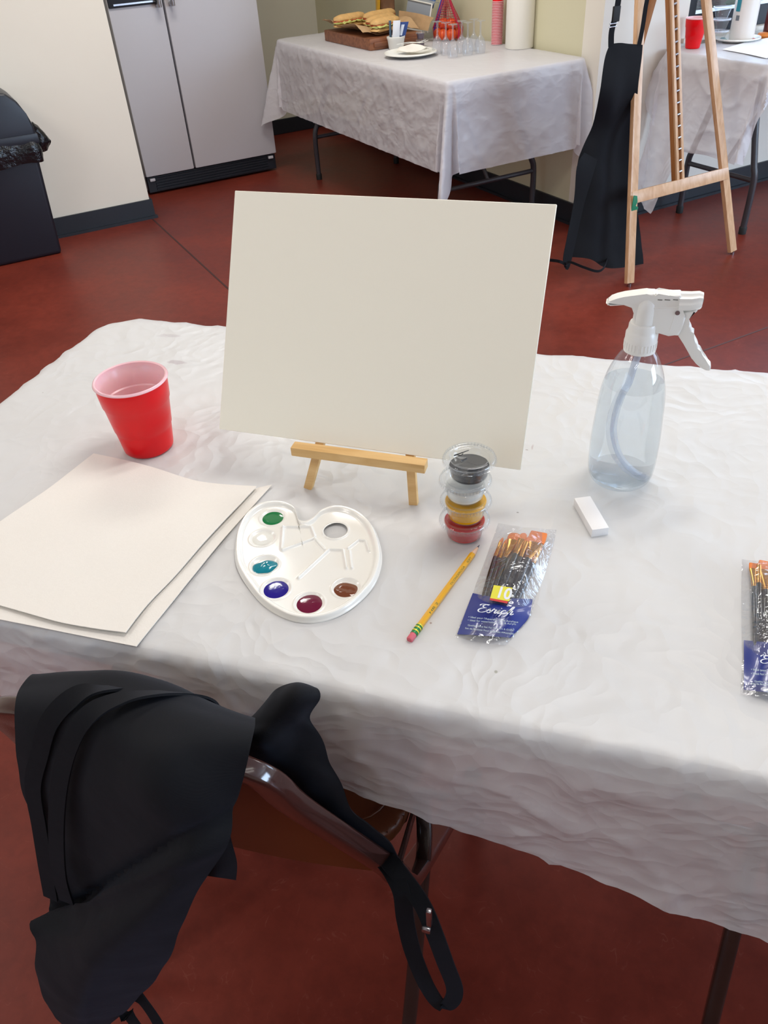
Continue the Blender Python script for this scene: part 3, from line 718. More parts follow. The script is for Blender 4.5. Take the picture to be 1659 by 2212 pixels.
bm = BM(); box(bm, PA(1331, 30, .055), (.032, .010, .05), (tuple(U), tuple(V), (0, 0, 1)), .003); obj('buckle', bm, M['rubber'], st)
bm = BM(); ribbon(bm, catmull([PA(1380, 100, .05), PA(1388, 60, .02), PA(1394, 20, .0), PA(1400, -20, .0), PA(1404, -110, .06), PA(1387, -192, .14)], 6), .02, .002, tuple(U)); obj('neck_strap', bm, M['strap'], t)
bm = BM(); ribbon(bm, catmull([PA(1219, 575, .04), PV(1230, 566, 2.40), PV(1260, 577, 2.36), PV(1290, 586, 2.34), PV(1305, 578, 2.36), PA(1312, 560, .05)], 6), .010, .002, (0, 0, 1)); obj('waist_tie', bm, M['strap'], t)
bm = BM(); ribbon(bm, catmull([PA(1228, 575, .04), PV(1212, 566, 2.42), PV(1190, 562, 2.46), PV(1150, 560, 2.50)], 6), .012, .002, (0, 0, 1)); obj('waist_tie', bm, M['strap'], t)

# ------------------------------------------------------------------ folding chairs
def chair(label, xc, group):
    t = thing('folding_chair', label, 'chair', (xc, .42, 0), 0, group)
    def P(x, y, z): return Vector((x, y-.42, z))
    HB, HF = .128, .228
    def side(s):
        return catmull([P(s*HF, .86, .012), P(s*HF, .68, .19), P(s*(HF), .47, .395), P(s*(HF-.003), .432, .45), P(s*(HF-.014), .418, .50), P(s*(HF-.075), .365, .675), P(s*(HB+.012), .345, .745), P(s*(HB-.006), .338, .768), P(s*(HB-.035), .336, .779)], 5)
    a = side(-1); b = side(1)[::-1]
    path = a + catmull([a[-1], P(0, .332, .785), b[0]], 6)[1:-1] + b
    bm = BM(); sweep(bm, path, rrect(.019, .033, .004), fixed=None, up=(1, 0, 0)); fr = obj('back_frame', bm, M['chair_fr'], t, world=False)
    for s in (-1, 1):
        bm = BM(); lathe(bm, P(s*HF, .865, 0), [(0, 0), (.016, 0), (.017, .02), (.015, .028), (0, .028)], 12); obj('rubber_foot', bm, M['rubber'], fr, world=False)
    # sheet back panel between the uprights
    rows = []
    for k in range(7):
        f = k/6; z = .771-f*.31; y = .338+f*.088; h = HB-.010+(HF-HB-.012)*min(1, (.771-z)/.29)
        rows.append([P(x*h, y-.018*(1-x*x)+.004, z) for x in (-1, -.5, 0, .5, 1)])
    bm = BM(); patch(bm, rows, 5, 4, .0022); obj('backrest', bm, M['chair_pad'], t, world=False)
    # seat
    bm = BM(); poly = []
    for cx, cy, r, a0 in ((.212-.10, .85-.10, .10, 0), (-.212+.10, .85-.10, .10, 90), (-.208+.06, .458+.06, .06, 180), (.208-.06, .458+.06, .06, 270)):
        for k in range(7):
            an = radians(a0+15*k); poly.append((cx+r*cos(an), cy+r*sin(an)-.42))
    prism(bm, poly, (0, 0, .437), (1, 0, 0), (0, 1, 0), (0, 0, 1), .03, .012, 4); se = obj('seat', bm, M['vinyl'], t, world=False)
    cyc = sum(p[1] for p in poly)/len(poly)
    pts = [Vector((x*.88, cyc+(y-cyc)*.88, .4535)) for x, y in poly]; pts.append(pts[0])
    bm = BM(); tube(bm, pts, .0016, 6); obj('piping', bm, M['vinyl'], se, world=False)
    for s in (-1, 1):
        bm = BM(); sweep(bm, catmull([P(s*(HF-.012), .56, .425), P(s*(HF+.004), .515, .40), P(s*(HF+.006), .46, .27), P(s*(HF+.004), .40, .10), P(s*HF, .362, .012)], 6), rrect(.024, .020, .006), up=(1, 0, 0))
        g = obj('rear_leg', bm, M['chair_leg'], t, world=False)
        bm = BM(); lathe(bm, P(s*HF, .36, 0), [(0, 0), (.015, 0), (.016, .02), (.014, .026), (0, .026)], 12); obj('rubber_foot', bm, M['rubber'], g, world=False)
        bm = BM(); box(bm, P(s*(HF-.016), .50, .415), (.003, .11, .03), None, .001); obj('hinge_bracket', bm, M['chair_leg'], t, world=False)
    bm = BM(); tube(bm, [P(-HF, .74, .13), P(HF, .74, .13)], .008); obj('crossbar', bm, M['chair_fr'], t, world=False)
    return t
ch1 = chair('brown metal folding chair with the black apron draped over its back', -.387, 'brown folding chairs')
dup(ch1, (.47, .485, 0), 0, label='brown folding chair at the right edge, tucked under the table corner', group='brown folding chairs')

# ------------------------------------------------------------------ apron draped over the chair
t = thing('apron', 'black cotton apron draped over the foreground chair back', 'apron', (-.387, .33, .1))
def lerp(a, b, f): return a+(b-a)*f
def drow(L_, R_, depths, mids=None):
    n = len(depths); out = []
    for k, d in enumerate(depths):
        f = k/(n-1); x = lerp(L_[0], R_[0], f); y = lerp(L_[1], R_[1], f)
        if mids: y += mids[k]
        out.append(PY(x, y, d))
    return out
def APF(s, q, p):
    # diagonal fold: the lower part is turned up from lower left to mid right
    c = .64-.26*q; k = exp(-((s-c-.028)/.030)**2)*.013 - exp(-((s-c+.020)/.016)**2)*.012
    return -(k*min(1, 1.25-q)) + .004*fbm(p, 9, 2)
rows = [
 [PY(58, 1540, .385), PY(160, 1500, .39), PY(262, 1508, .39), PY(350, 1530, .39), PY(440, 1585, .385), PY(528, 1610, .378)],
 drow((72, 1464), (545, 1562), [.362, .364, .364, .364, .36, .352], [0, -32, -48, -42, -16, 0]),
 drow((44, 1490), (549, 1572), [.336, .338, .334, .332, .33, .33], [0, -30, -34, -26, -8, 4]),
 drow((36, 1530), (542, 1610), [.318, .312, .306, .302, .304, .312], [0, -14, -10, -4, 0, 0]),
 drow((42, 1600), (526, 1668), [.308, .300, .288, .278, .286, .300]),
 drow((48, 1700), (505, 1745), [.302, .290, .276, .262, .268, .286]),
 drow((84, 1800), (487, 1826), [.296, .284, .274, .258, .256, .268]),
 drow((97, 1890), (448, 1890), [.292, .285, .276, .255, .244, .256]),
 drow((108, 1950), (415, 1950), [.288, .288, .262, .240, .236, .250]),
 drow((92, 1990), (385, 2010), [.268, .262, .240, .230, .234, .248]),
 drow((83, 2030), (368, 2060), [.252, .240, .228, .228, .238, .250]),
 drow((85, 2110), (335, 2112), [.240, .226, .220, .228, .240, .254]),
 drow((103, 2165), (296, 2150), [.240, .226, .222, .232, .244, .258]),
 drow((122, 2200), (262, 2186), [.244, .232, .230, .240, .250, .262]),
 drow((160, 2232), (232, 2215), [.252, .246, .244, .250, .256, .264])]
bm = BM(); patch(bm, rows, 9, 7, .0018, APF)
obj('skirt', bm, M['apron'], t)
# second layer showing at right below (flap)
rows = [[PY(400, 1760, .305), PY(450, 1765, .305), PY(492, 1772, .305)], [PY(395, 1820, .30), PY(455, 1825, .29), PY(500, 1815, .298)],
        [PY(400, 1870, .30), PY(460, 1875, .285), PY(511, 1860, .296)], [PY(410, 1886, .30), PY(460, 1890, .285), PY(509, 1898, .296)]]
bm = BM(); patch(bm, rows, 6, 5, .0016); obj('under_layer', bm, M['apron'], t)
# lobe of cloth behind the rail, running down to the strap
rows = [
 [PY(572, 1520, .405), PY(600, 1490, .405), PY(640, 1481, .408), PY(680, 1490, .41)],
 [PY(540, 1548, .395), PY(585, 1520, .390), PY(640, 1500, .392), PY(688, 1506, .405)],
 [PY(505, 1572, .385), PY(570, 1560, .376), PY(630, 1545, .384), PY(668, 1550, .402)],
 [PY(500, 1600, .384), PY(565, 1600, .366), PY(640, 1580, .392), PY(692, 1592, .408)],
 [PY(530, 1650, .392), PY(590, 1640, .384), PY(650, 1630, .392), PY(708, 1640, .405)],
 [PY(590, 1700, .402), PY(640, 1690, .392), PY(690, 1680, .394), PY(736, 1690, .405)],
 [PY(660, 1760, .412), PY(695, 1745, .402), PY(730, 1740, .400), PY(758, 1745, .405)],
 [PY(720, 1810, .420), PY(745, 1795, .412), PY(770, 1785, .408), PY(800, 1780, .410)],
 [PY(780, 1850, .428), PY(802, 1838, .422), PY(825, 1828, .418), PY(846, 1826, .418)],
 [PY(835, 1880, .436), PY(846, 1870, .432), PY(858, 1862, .43), PY(868, 1862, .43)]]
bm = BM(); patch(bm, rows, 9, 8, .0018, lambda s, q, p: .004*fbm(p, 16, 2)); obj('bib', bm, M['apron'], t)
# a crumpled bit and the loose tie arching over the rail
rows = [[PY(425, 1545, .372), PY(445, 1518, .385), PY(465, 1522, .39)], [PY(450, 1560, .37), PY(478, 1535, .38), PY(500, 1545, .385)], [PY(480, 1570, .368), PY(500, 1558, .375), PY(515, 1562, .38)]]
bm = BM(); patch(bm, rows, 6, 6, .0018); obj('gathered_fold', bm, M['apron'], t)
def pth(L_): return [PY(*p) for p in L_]
def strapr(name, L_, w, wd=(1, 0, 0), th=.0022, m_='strap'):
    bm = BM(); ribbon(bm, catmull(pth(L_), 8), w, th, wd); return obj(name, bm, M[m_], t)
strapr('waist_tie', [(448, 1552, .375), (458, 1528, .372), (440, 1508, .366), (395, 1498, .352), (330, 1498, .332), (258, 1510, .316), (190, 1545, .300), (150, 1610, .288), (128, 1700, .278), (122, 1800, .270), (128, 1890, .268), (145, 1948, .268)], .016, (1, 0, .1), m_='apron')
strapr('waist_tie', [(330, 1484, .37), (250, 1486, .336), (170, 1500, .318), (110, 1555, .304), (86, 1630, .296), (72, 1700, .290), (86, 1790, .286), (98, 1870, .282), (110, 1940, .280)], .017, (1, 0, .1), m_='apron')
strapr('neck_strap', [(820, 1840, .42), (850, 1872, .40), (885, 1915, .388), (915, 1960, .378), (940, 2020, .37), (962, 2080, .368), (982, 2135, .368), (974, 2165, .366), (952, 2172, .364), (922, 2130, .366), (893, 2060, .372), (876, 1990, .376), (868, 1930, .382), (846, 1880, .398), (820, 1850, .415)], .020, (1, .15, .25))
strapr('neck_strap', [(800, 1835, .425), (835, 1862, .408), (865, 1900, .398), (890, 1935, .392), (905, 1950, .39)], .013, (1, .1, .3))
bm = BM(); box(bm, PY(927, 1982, .366), (.006, .006, .032), None, .002); box(bm, PY(921, 2008, .366), (.010, .006, .008), None, .002); obj('buckle', bm, M['metal'], t)
strapr('waist_tie', [(255, 2180, .268), (278, 2195, .262), (300, 2225, .258)], .020)
strapr('waist_tie', [(285, 2140, .275), (310, 2165, .27), (335, 2200, .266), (350, 2230, .262)], .017)

# ------------------------------------------------------------------ canvas on its little easel
cw, chh, ct = .4064, .3048, .0035
yaw, tilt = radians(-1.2), radians(29.2)
cx_ = Vector((cos(yaw), sin(yaw), 0)); cb = Vector((-sin(yaw), cos(yaw), 0)); cv = cb*sin(tilt)+Vector((0, 0, cos(tilt))); cn = cx_.cross(cv)   # cn faces viewer
CO = Vector((-.298, .7825, .8085))
bm = BM(); box(bm, CO + cv*chh/2 - cn*ct/2, (cw, chh, ct), (tuple(cx_), tuple(cv), tuple(cn)), .0006, 1)
obj('canvas_panel', bm, M['board'], label='large blank cream canvas panel resting on the small tabletop easel', cat='canvas', origin=CO)
t = thing('tabletop_easel', 'small pine tabletop easel holding the blank canvas', 'easel', (-.3, .79, .74))
LA, LB = Vector((-.3885, .770, .8035)), Vector((-.2095, .767, .8045))
X_ = (LB-LA).normalized()
bm = BM(); box(bm, (LA+LB)/2 + Vector((0, .002, -.001)), ((LB-LA).length, .016, .0125), (tuple(X_), (0, 1, 0), (0, 0, 1)), .001); obj('ledge', bm, M['pine'], t)
for sx, foot, topx in ((1, PZ(665, 1056, .7415), -.357), (1, PZ(893, 1091, .7415), -.2335)):
    bm = BM(); a = Vector(foot); a.y += .002; b = Vector((topx, .784, .80)); d = (b-a).normalized(); b2 = b + Vector(((-.30-b.x)*.55, .11, .17))
    sweep(bm, [a, b, b2], [(.0055, .004), (-.0055, .004), (-.0055, -.004), (.0055, -.004)], fixed=(1, 0, 0)); obj('leg', bm, M['pine'], t)
bm = BM(); sweep(bm, [Vector((-.30, .90, .965)), Vector((-.30, .975, .743))], [(.0055, .004), (-.0055, .004), (-.0055, -.004), (.0055, -.004)], fixed=(1, 0, 0)); obj('rear_leg', bm, M['pine'], t)
bm = BM(); box(bm, (-.30, .897, .955), (.09, .009, .012), None, .001); obj('crosspiece', bm, M['pine'], t)

# ------------------------------------------------------------------ red cup in the foreground
def red_cup(label, c, h=.112, rt=.049, rb=.0355, group=None):
    t = thing('plastic_cup', label, 'cup', c, 0, group)
    def R_(z): return rb+(rt-rb)*z/h
    prof = [(0, .004), (rb*.8, .004), (rb*.86, 0), (rb-.002, 0), (rb, .002)]
    for k in range(1, 8): prof.append((R_(h*.33*k/7), h*.33*k/7))
    prof += [(R_(h*.34)+.0010, h*.345), (R_(h*.5)+.001, h*.5), (R_(h*.69)+.0010, h*.69), (R_(h*.70)+.0024, h*.71), (R_(h*.9)+.0016, h*.9), (R_(h)-.0005, h*.97)]
    bm = BM(); lathe(bm, (0, 0, 0), prof, 64); obj('cup_wall', bm, M['red_cup'], t, world=False)
    bm = BM(); lathe(bm, (0, 0, 0), [(R_(h)-.0005, h*.968), (R_(h)+.0012, h*.972), (R_(h)+.0028, h*.985), (R_(h)+.0022, h), (R_(h)+.0005, h+.0012), (R_(h)-.0016, h), (R_(h*.93)-.0012, h*.93), (R_(h*.93)-.003, h*.91), (R_(h*.70)-.0005, h*.705), (R_(h*.69)-.0022, h*.69), (R_(h*.5)-.0012, h*.5), (R_(h*.345)-.0012, h*.345), (R_(h*.33)-.0024, h*.33), (rb-.0012, .006), (0, .0055)], 64)
    obj('lining', bm, M['cup_in'], t, world=False, label='pale pink inside and rolled rim')
    return t
red_cup('red plastic cup standing left of the canvas', (-.643, .816, .7425))
red_cup('red plastic cup on the window table, seen between the easel mast and leg', tuple(G(3.19, 2.915, .7375)), .118, .047, .031)

# ------------------------------------------------------------------ paper towel sheets
def sheet(label, rows, name='paper_towel', cat='paper towel', m_='paper', group=None, amp=.0012, th=.0009):
    bm = BM(); patch(bm, rows, 12, 12, th, lambda s, q, p: amp*fbm(p, 12, 2))
    return obj(name, bm, M[m_], label=label, cat=cat, group=group, origin=rows[0][0])
def SZ(px, py, dz=0.0): return PZ(px, py, .744+dz)
rows = [[SZ(186, 1010), SZ(320, 1035), SZ(455, 1068), SZ(588, 1048)], [SZ(60, 1120), SZ(200, 1150), SZ(340, 1180), SZ(496, 1150)],
        [SZ(-60, 1225), SZ(90, 1255), SZ(250, 1290), SZ(410, 1255)], [SZ(-180, 1300, -.0005), SZ(-20, 1335, -.0005), SZ(130, 1365, -.0005), SZ(295, 1398, -.001)]]
sheet('lower sheet of white paper towel, edge showing beside the palette', rows, group='paper towels', amp=.0006)
def S2(px, py, dz=0.0): return PZ(px, py, .7475+dz)
rows = [[S2(203, 981, .001), S2(310, 1004), S2(430, 1040), S2(555, 1051, .001)], [S2(105, 1056), S2(225, 1085), S2(340, 1110), S2(466, 1145, .0015)],
        [S2(0, 1128), S2(120, 1160), S2(250, 1190), S2(385, 1238)], [S2(-105, 1205), S2(10, 1240), S2(150, 1280), S2(325, 1300)], [S2(-170, 1270), S2(-10, 1306), S2(130, 1345, .001), S2(272, 1368, .001)]]
sheet('upper sheet of white paper towel lying on the other, before the red cup', rows, group='paper towels', amp=.001)

# ------------------------------------------------------------------ paint palette
t = thing('paint_palette', 'white plastic kidney-shaped palette with six blobs of paint', 'paint palette', tuple(PZ(662, 1225, .742)))
outl = [(507, 1195), (512, 1155), (530, 1118), (560, 1094), (600, 1088), (630, 1097), (641, 1113), (646, 1128), (662, 1131), (680, 1122), (700, 1105), (735, 1098), (775, 1110), (806, 1140), (823, 1185), (824, 1225), (806, 1270), (765, 1312), (718, 1338), (668, 1347), (618, 1338), (568, 1308), (530, 1262), (511, 1225)]
op = [PZ(x, y, .742) for x, y in outl]; PC = PZ(662, 1222, .742)
oc = catmull(op+[op[0]], 20)
NA = 640
angs = [(math.atan2(p.y-PC.y, p.x-PC.x), (Vector((p.x-PC.x, p.y-PC.y, 0))).length) for p in oc]
angs.sort()
def rad(a):
    lo = None
    n = len(angs)
    import bisect
    i = bisect.bisect([x[0] for x in angs], a)
    a0, r0 = angs[(i-1) % n]; a1, r1 = angs[i % n]
    if i == 0: a0 -= 2*pi
    if i == n: a1 += 2*pi
    f = (a-a0)/(a1-a0) if a1 > a0 else 0
    return r0+(r1-r0)*f
keys = [x[0] for x in angs]
wells = [((590, 1122), .0165), ((568, 1166), .0165), ((572, 1225), .0175), ((597, 1276), .0175), ((669, 1307), .0175), ((748, 1274), .0168)]
wl = [(PZ(x, y, .742), r) for (x, y), r in wells]
HC = PZ(725.5, 1151, .742); HR = .0148
ribs = [[(612, 1145), (620, 1143), (672, 1143), (680, 1163)], [(611, 1193), (680, 1168), (702, 1192)], [(646, 1253), (712, 1192), (742, 1193), (749, 1232)], [(752, 1190), (775, 1172), (790, 1173), (797, 1195)], [(612, 1145), (609, 1190)], [(755, 1195), (760, 1232)]]
rb_ = [[PZ(x, y, .742) for x, y in r] for r in ribs]
def segd(p, a, b):
    ab = b-a; f = max(0, min(1, (p-a).dot(ab)/ab.length_squared)); return (p-(a+ab*f)).length
def sm(x): x = max(0, min(1, x)); return x*x*(3-2*x)
def pal_h(p, s, R_):
    d = R_*(1-s)                               # distance to outer edge
    h = .0030
    h += .0045*sm((.0085-abs(d-.0035))/.006) if d < .012 else 0     # raised rim
    if d < .0035: h = .0075 - .006*sm((.0035-d)/.0035)
    for c, r in wl:
        q = (p-c).length
        if q < r+.002:
            h = min(h, .0030) + .0008*exp(-((q-r)/.0012)**2) if q > r else .0030 - .0022*sm((r-q)/.006)+.0006*exp(-((q-r)/.0012)**2)
    q = (p-HC).length
    if q < HR+.004: h += .0016*exp(-((q-HR-.0012)/.0014)**2)
    for r in rb_:
        dm = min(segd(p, a, b) for a, b in zip(r[:-1], r[1:]))
        if dm < .006: h += .0028*exp(-(dm/.0017)**2)
    return h
bm = BM(); NR = 125; ring = []
RD = [rad(-pi+2*pi*k/NA) for k in range(NA)]
for i in range(NR+1):
    s = (i/NR)**.85 if i else 0
    row = []
    for k in range(NA):
        a = -pi+2*pi*k/NA; p = Vector((PC.x+cos(a)*RD[k]*s, PC.y+sin(a)*RD[k]*s, .742))
        q = (p-HC).length
        if abs(q-HR) < .0010: p = HC + (p-HC).normalized()*HR; 
        row.append((p, q))
        if i == 0: break
    ring.append(row)
vv = []
for i, row in enumerate(ring):
    s = (i/NR)**.85 if i else 0
    vr = []
    for k, (p, q) in enumerate(row):
        h = pal_h(p, s, RD[k]); vr.append(bm.verts.new(Vector((p.x, p.y, .742+h))))
    vv.append(vr)
def inside(*vs): return all((Vector((v.co.x, v.co.y, .742))-HC).length < HR+.0002 for v in vs)
for i in range(NR):
    for k in range(NA):
        k2 = (k+1) % NA
        q = (vv[0][0], vv[1][k], vv[1][k2]) if i == 0 else (vv[i][k], vv[i+1][k], vv[i+1][k2], vv[i][k2])
        if inside(*q): continue
        bm.faces.new(q)
# underside wall
low = [bm.verts.new(Vector((v.co.x, v.co.y, .7422))) for v in vv[-1]]
for k in range(NA): bm.faces.new((vv[-1][k], low[k], low[(k+1) % NA], vv[-1][(k+1) % NA]))
for v in [v for v in bm.verts if not v.link_faces]: bm.verts.remove(v)
obj('tray', bm, M['palette'], t, angle=80)
def blob(name, lab, c, r, rgb, h=.0022, lob=.04, seed=0, sx=1, sy=1, rot=0, ln=3, rough=0):
    bm = BM(); n = 48; rr_ = [];
    for i in range(13):
        s = i/12; row = []
        for k in range(n):
            a = 2*pi*k/n; R1 = r*(1+lob*sin(ln*a+seed)+lob*.6*sin(5*a+2*seed)); x = cos(a)*R1*s*sx; y = sin(a)*R1*s*sy
            X2 = x*cos(rot)-y*sin(rot); Y2 = x*sin(rot)+y*cos(rot)
            p = Vector((c.x+X2, c.y+Y2, 0))
            hh = h*(1-s**4)+.0001 + rough*fbm(p, 130, 2)*(1-s*s)
            row.append(bm.verts.new(Vector((p.x, p.y, .7432+max(hh, 0.0001)))))
            if i == 0: break
        rr_.append(row)
    for i in range(12):
        for k in range(n):
            k2 = (k+1) % n
            if i == 0: bm.faces.new((rr_[0][0], rr_[1][k], rr_[1][k2]))
            else: bm.faces.new((rr_[i][k], rr_[i+1][k], rr_[i+1][k2], rr_[i][k2]))
    obj('paint', bm, paint(name, rgb), t, label=lab, angle=80)
W_ = [w[0] for w in wl]
blob('green_paint', 'green paint', W_[0], .0158, (0, 118, 62), .0012, .015, 1)
blob('white_paint', 'white paint', W_[1]+Vector((0, .001, 0)), .014, (236, 236, 228), .0014, .05, 2)
blob('teal_paint', 'teal paint', W_[2]+Vector((.001, -.001, 0)), .0135, (0, 128, 146), .0032, .10, 0.5, 1.15, .85, .35, 2, .0012)
blob('blue_paint', 'dark blue paint', W_[3], .0163, (24, 12, 132), .0013, .02, 3)
blob('maroon_paint', 'dark magenta paint', W_[4], .0165, (104, 0, 48), .0013, .02, 4)
blob('brown_paint', 'brown paint', W_[5]+Vector((0, -.003, 0)), .0148, (114, 60, 34), .0018, .05, 5, 1.05, .85, 0, 2, .0006)

# ------------------------------------------------------------------ stacked paint cups
def sauce_cup(label, c, fill, m_fill, r=.0262, h=.0265, group=None, marks=False, name='lidded_paint_cup', cat='paint cup'):
    t = thing(name, label, cat, c, 0, group)
    bm = BM(); lathe(bm, (0, 0, 0), [(0, .0006), (r*.72, .0004), (r*.78, .001), (r*.80, .003), (r*.95, h*.86), (r*1.0, h*.9), (r*1.09, h*.92), (r*1.10, h*.96), (r*1.04, h*.97)], 48); obj('cup', bm, M['clear_cup'], t, world=False)
    if fill:
        bm = BM(); z1 = .002+fill*h; k = lambda z: r*.785+(r*.95-r*.80)*(z/(h*.86))
        lathe(bm, (0, 0, 0), [(0, .0016), (r*.74, .0016), (k(.004), .004), (k(z1)-.0004, z1), (0, z1)], 48); obj('paint', bm, m_fill, t, world=False)
    bm = BM(); lathe(bm, (0, 0, 0), [(0, h*.915), (r*.80, h*.915), (r*.84, h*.93), (r*.88, h*1.06), (r*.93, h*1.10), (r*1.04, h*1.10), (r*1.12, h*1.04), (r*1.16, h*.95), (r*1.17, h*.84), (r*1.20, h*.83)], 64)
    for k in range(48):
        a = 2*pi*k/48; box(bm, (cos(a)*r*1.135, sin(a)*r*1.135, h*.92), (.0006, .0014, h*.12), ((-sin(a), cos(a), 0), (cos(a), sin(a), 0), (0, 0, 1)))
    ld = obj('lid', bm, M['clear'], t, world=False)
    if marks:
        bm = BM()
        tube(bm, catmull([Vector((-.018, .002, h*.93)), Vector((-.012, .008, h*.93)), Vector((-.004, .016, h*.93))], 5), .0006, 6, [1.5-.9*k/10 for k in range(11)])
        tube(bm, catmull([Vector((-.016, .004, h*.93)), Vector((-.011, .004, h*.93)), Vector((-.009, .008, h*.93))], 5), .0005, 6)
        tube(bm, catmull([Vector((-.008, -.007, h*.93)), Vector((-.003, -.001, h*.93))], 5), .0010, 6)
        prism(bm, [(.0115*cos(a*pi/9)+.009, .0085*sin(a*pi/9)-.001) for a in range(18)], (0, 0, h*.90), (1, 0, 0), (0, 1, 0), (0, 0, 1), .0006)
        obj('paint_smears', bm, paint('black_smear', (44, 44, 46)), ld, world=False, label='black paint smeared under the lid')
    return t
sx0, sy0 = -.151, .723
P_red = paint('red_paint', (198, 28, 26)); P_yel = paint('yellow_paint', (242, 180, 0)); P_wh = paint('white_pot_paint', (232, 232, 226)); P_bk = paint('black_paint', (34, 36, 40))
sauce_cup('lidded clear cup of red paint, bottom of the stack', (sx0, sy0, .7423), .80, P_red, group='stacked paint cups')
sauce_cup('lidded clear cup of yellow paint, second from the bottom of the stack', (sx0+.0012, sy0, .7423+.0290), .82, P_yel, group='stacked paint cups')
sauce_cup('lidded clear cup of white paint, second from the top of the stack', (sx0+.0002, sy0+.001, .7423+.0580), .55, P_wh, group='stacked paint cups')
sauce_cup('lidded clear cup of black paint, top of the stack', (sx0+.0045, sy0+.001, .7423+.0875), .50, P_bk, group='stacked paint cups', marks=True)

# ------------------------------------------------------------------ pencil
pa, pb = PZ(884, 1383, .7445), PZ(1036, 1177, .7452)
t = thing('pencil', 'yellow wooden pencil with pink eraser lying beside the brush packet', 'pencil', tuple(pa - Vector((0, 0, .004))))
d = (pb-pa).normalized(); L_ = (pb-pa).length
def al(f): return pa + d*f
hexp = [(.0037*cos(radians(60*k+30)), .0037*sin(radians(60*k+30))) for k in range(6)]
bm = BM(); sweep(bm, [al(.023), al(L_-.019)], hexp); sh = obj('shaft', bm, M['pencil'], t, smooth=False)
bm = BM(); sweep(bm, [al(L_-.0195), al(L_-.006)], circ(.0036, 16), scales=[1, .36]); obj('wood_point', bm, M['pencil_wood'], t)
bm = BM(); sweep(bm, [al(L_-.0062), al(L_)], circ(.0013, 12), scales=[1, .15]); obj('lead', bm, M['graphite'], t)
bm = BM(); sweep(bm, [al(.009), al(.0235)], circ(.0040, 20)); fe = obj('ferrule', bm, M['green_fer'], t)
for f in (.0125, .0175, .0215):
    bm = BM(); sweep(bm, [al(f), al(f+.0016)], circ(.0042, 20)); obj('band', bm, M['yel_fer'], fe)
bm = BM(); sweep(bm, [al(0), al(.001), al(.0095)], circ(.0037, 20), scales=[.8, 1, 1]); obj('eraser', bm, M['pink'], t)
nrm = Vector((-d.y, d.x, 0))*-1     # right-hand side of the pencil
face_y = (Vector((0, 0, 1))*.866 + nrm*.5).normalized()   # a facet facing up and right
upv = face_y.cross(d); upv = -upv
for s, f, wd_ in (('HB 2', .042, .018), ('TICONDEROGA', .092, .035), ('SOFT', .134, .010)):
    o_ = al(f) + face_y*.00325 - (face_y.cross(d))*.0013
    bm = text_bm(s, .0034, o_, d, face_y.cross(d), .00006, width=wd_); obj('print', bm, M['ink_green'], sh, label='dark green printed lettering')

# ------------------------------------------------------------------ brush packets
def brush(label, tip, base, ferr, end, wb, kind, group, dz=0.0, rh=.0032):
    """tip/base/ferr/end: points (bristle tip, bristle base, ferrule end, handle end)"""
    t = thing('paintbrush', label, 'paintbrush', (ferr.x, ferr.y, ferr.z), 0, group)
    ax = (ferr-base).normalized()
    if kind == 'round':
        bm = BM(); sweep(bm, catmull([base, base+(tip-base)*.4, tip], 5), circ(wb/2, 12), scales=[1, 1.04, 1.08, 1.1, 1.08, 1.02, .92, .78, .6, .38, .08])
    else:
        bm = BM(); n = 8; path = [base+(tip-base)*k/n for k in range(n+1)]
        sc = [1]*(n+1)
        if kind == 'filbert': sc = [1, 1.04, 1.06, 1.07, 1.05, 1.0, .9, .7, .3]
        if kind == 'flat': sc = [1, 1.02, 1.04, 1.05, 1.05, 1.04, 1.03, 1.01, .98]
        if kind == 'fan': sc = [1, 1.1, 1.2, 1.3, 1.35, 1.4, 1.42, 1.44, 1.42]
        sweep(bm, path, rrect(wb, .0032, .0014), fixed=(ax.y, -ax.x, 0), scales=sc)
    obj('bristles', bm, M['bristle'], t)
    # ferrule: flattened at the mouth, round at the handle
    bm = BM(); n = 10; rings = []; N_ = 20
    for i in range(n+1):
        f = i/n; p = base.lerp(ferr, f); a_ = lerp(wb/2+.0003, rh*.92, f**.8); b_ = lerp(.0021 if kind != 'round' else wb/2+.0003, rh*.92, f**.8)
        sd = Vector((ax.y, -ax.x, 0)); rings.append([bm.verts.new(p + sd*a_*cos(2*pi*k/N_) + Vector((0, 0, 1))*b_*sin(2*pi*k/N_)) for k in range(N_)])
    for a, b in zip(rings[:-1], rings[1:]):
        for k in range(N_): bm.faces.new((a[k], a[(k+1) % N_], b[(k+1) % N_], b[k]))
    fe = obj('ferrule', bm, M['gold'], t)
    for q in (.82, .9):
        bm = BM(); p = base.lerp(ferr, q); sweep(bm, [p-ax*.0005, p+ax*.0005], circ(rh*1.02, 20)); obj('crimp', bm, M['gold'], fe)
    bm = BM(); path = [ferr.lerp(end, k/10) for k in range(11)]
    sweep(bm, path, circ(rh, 16), scales=[1, 1.12, 1.2, 1.2, 1.12, 1.02, .92, .82, .72, .6, .3]); obj('handle', bm, M['handle'], t)
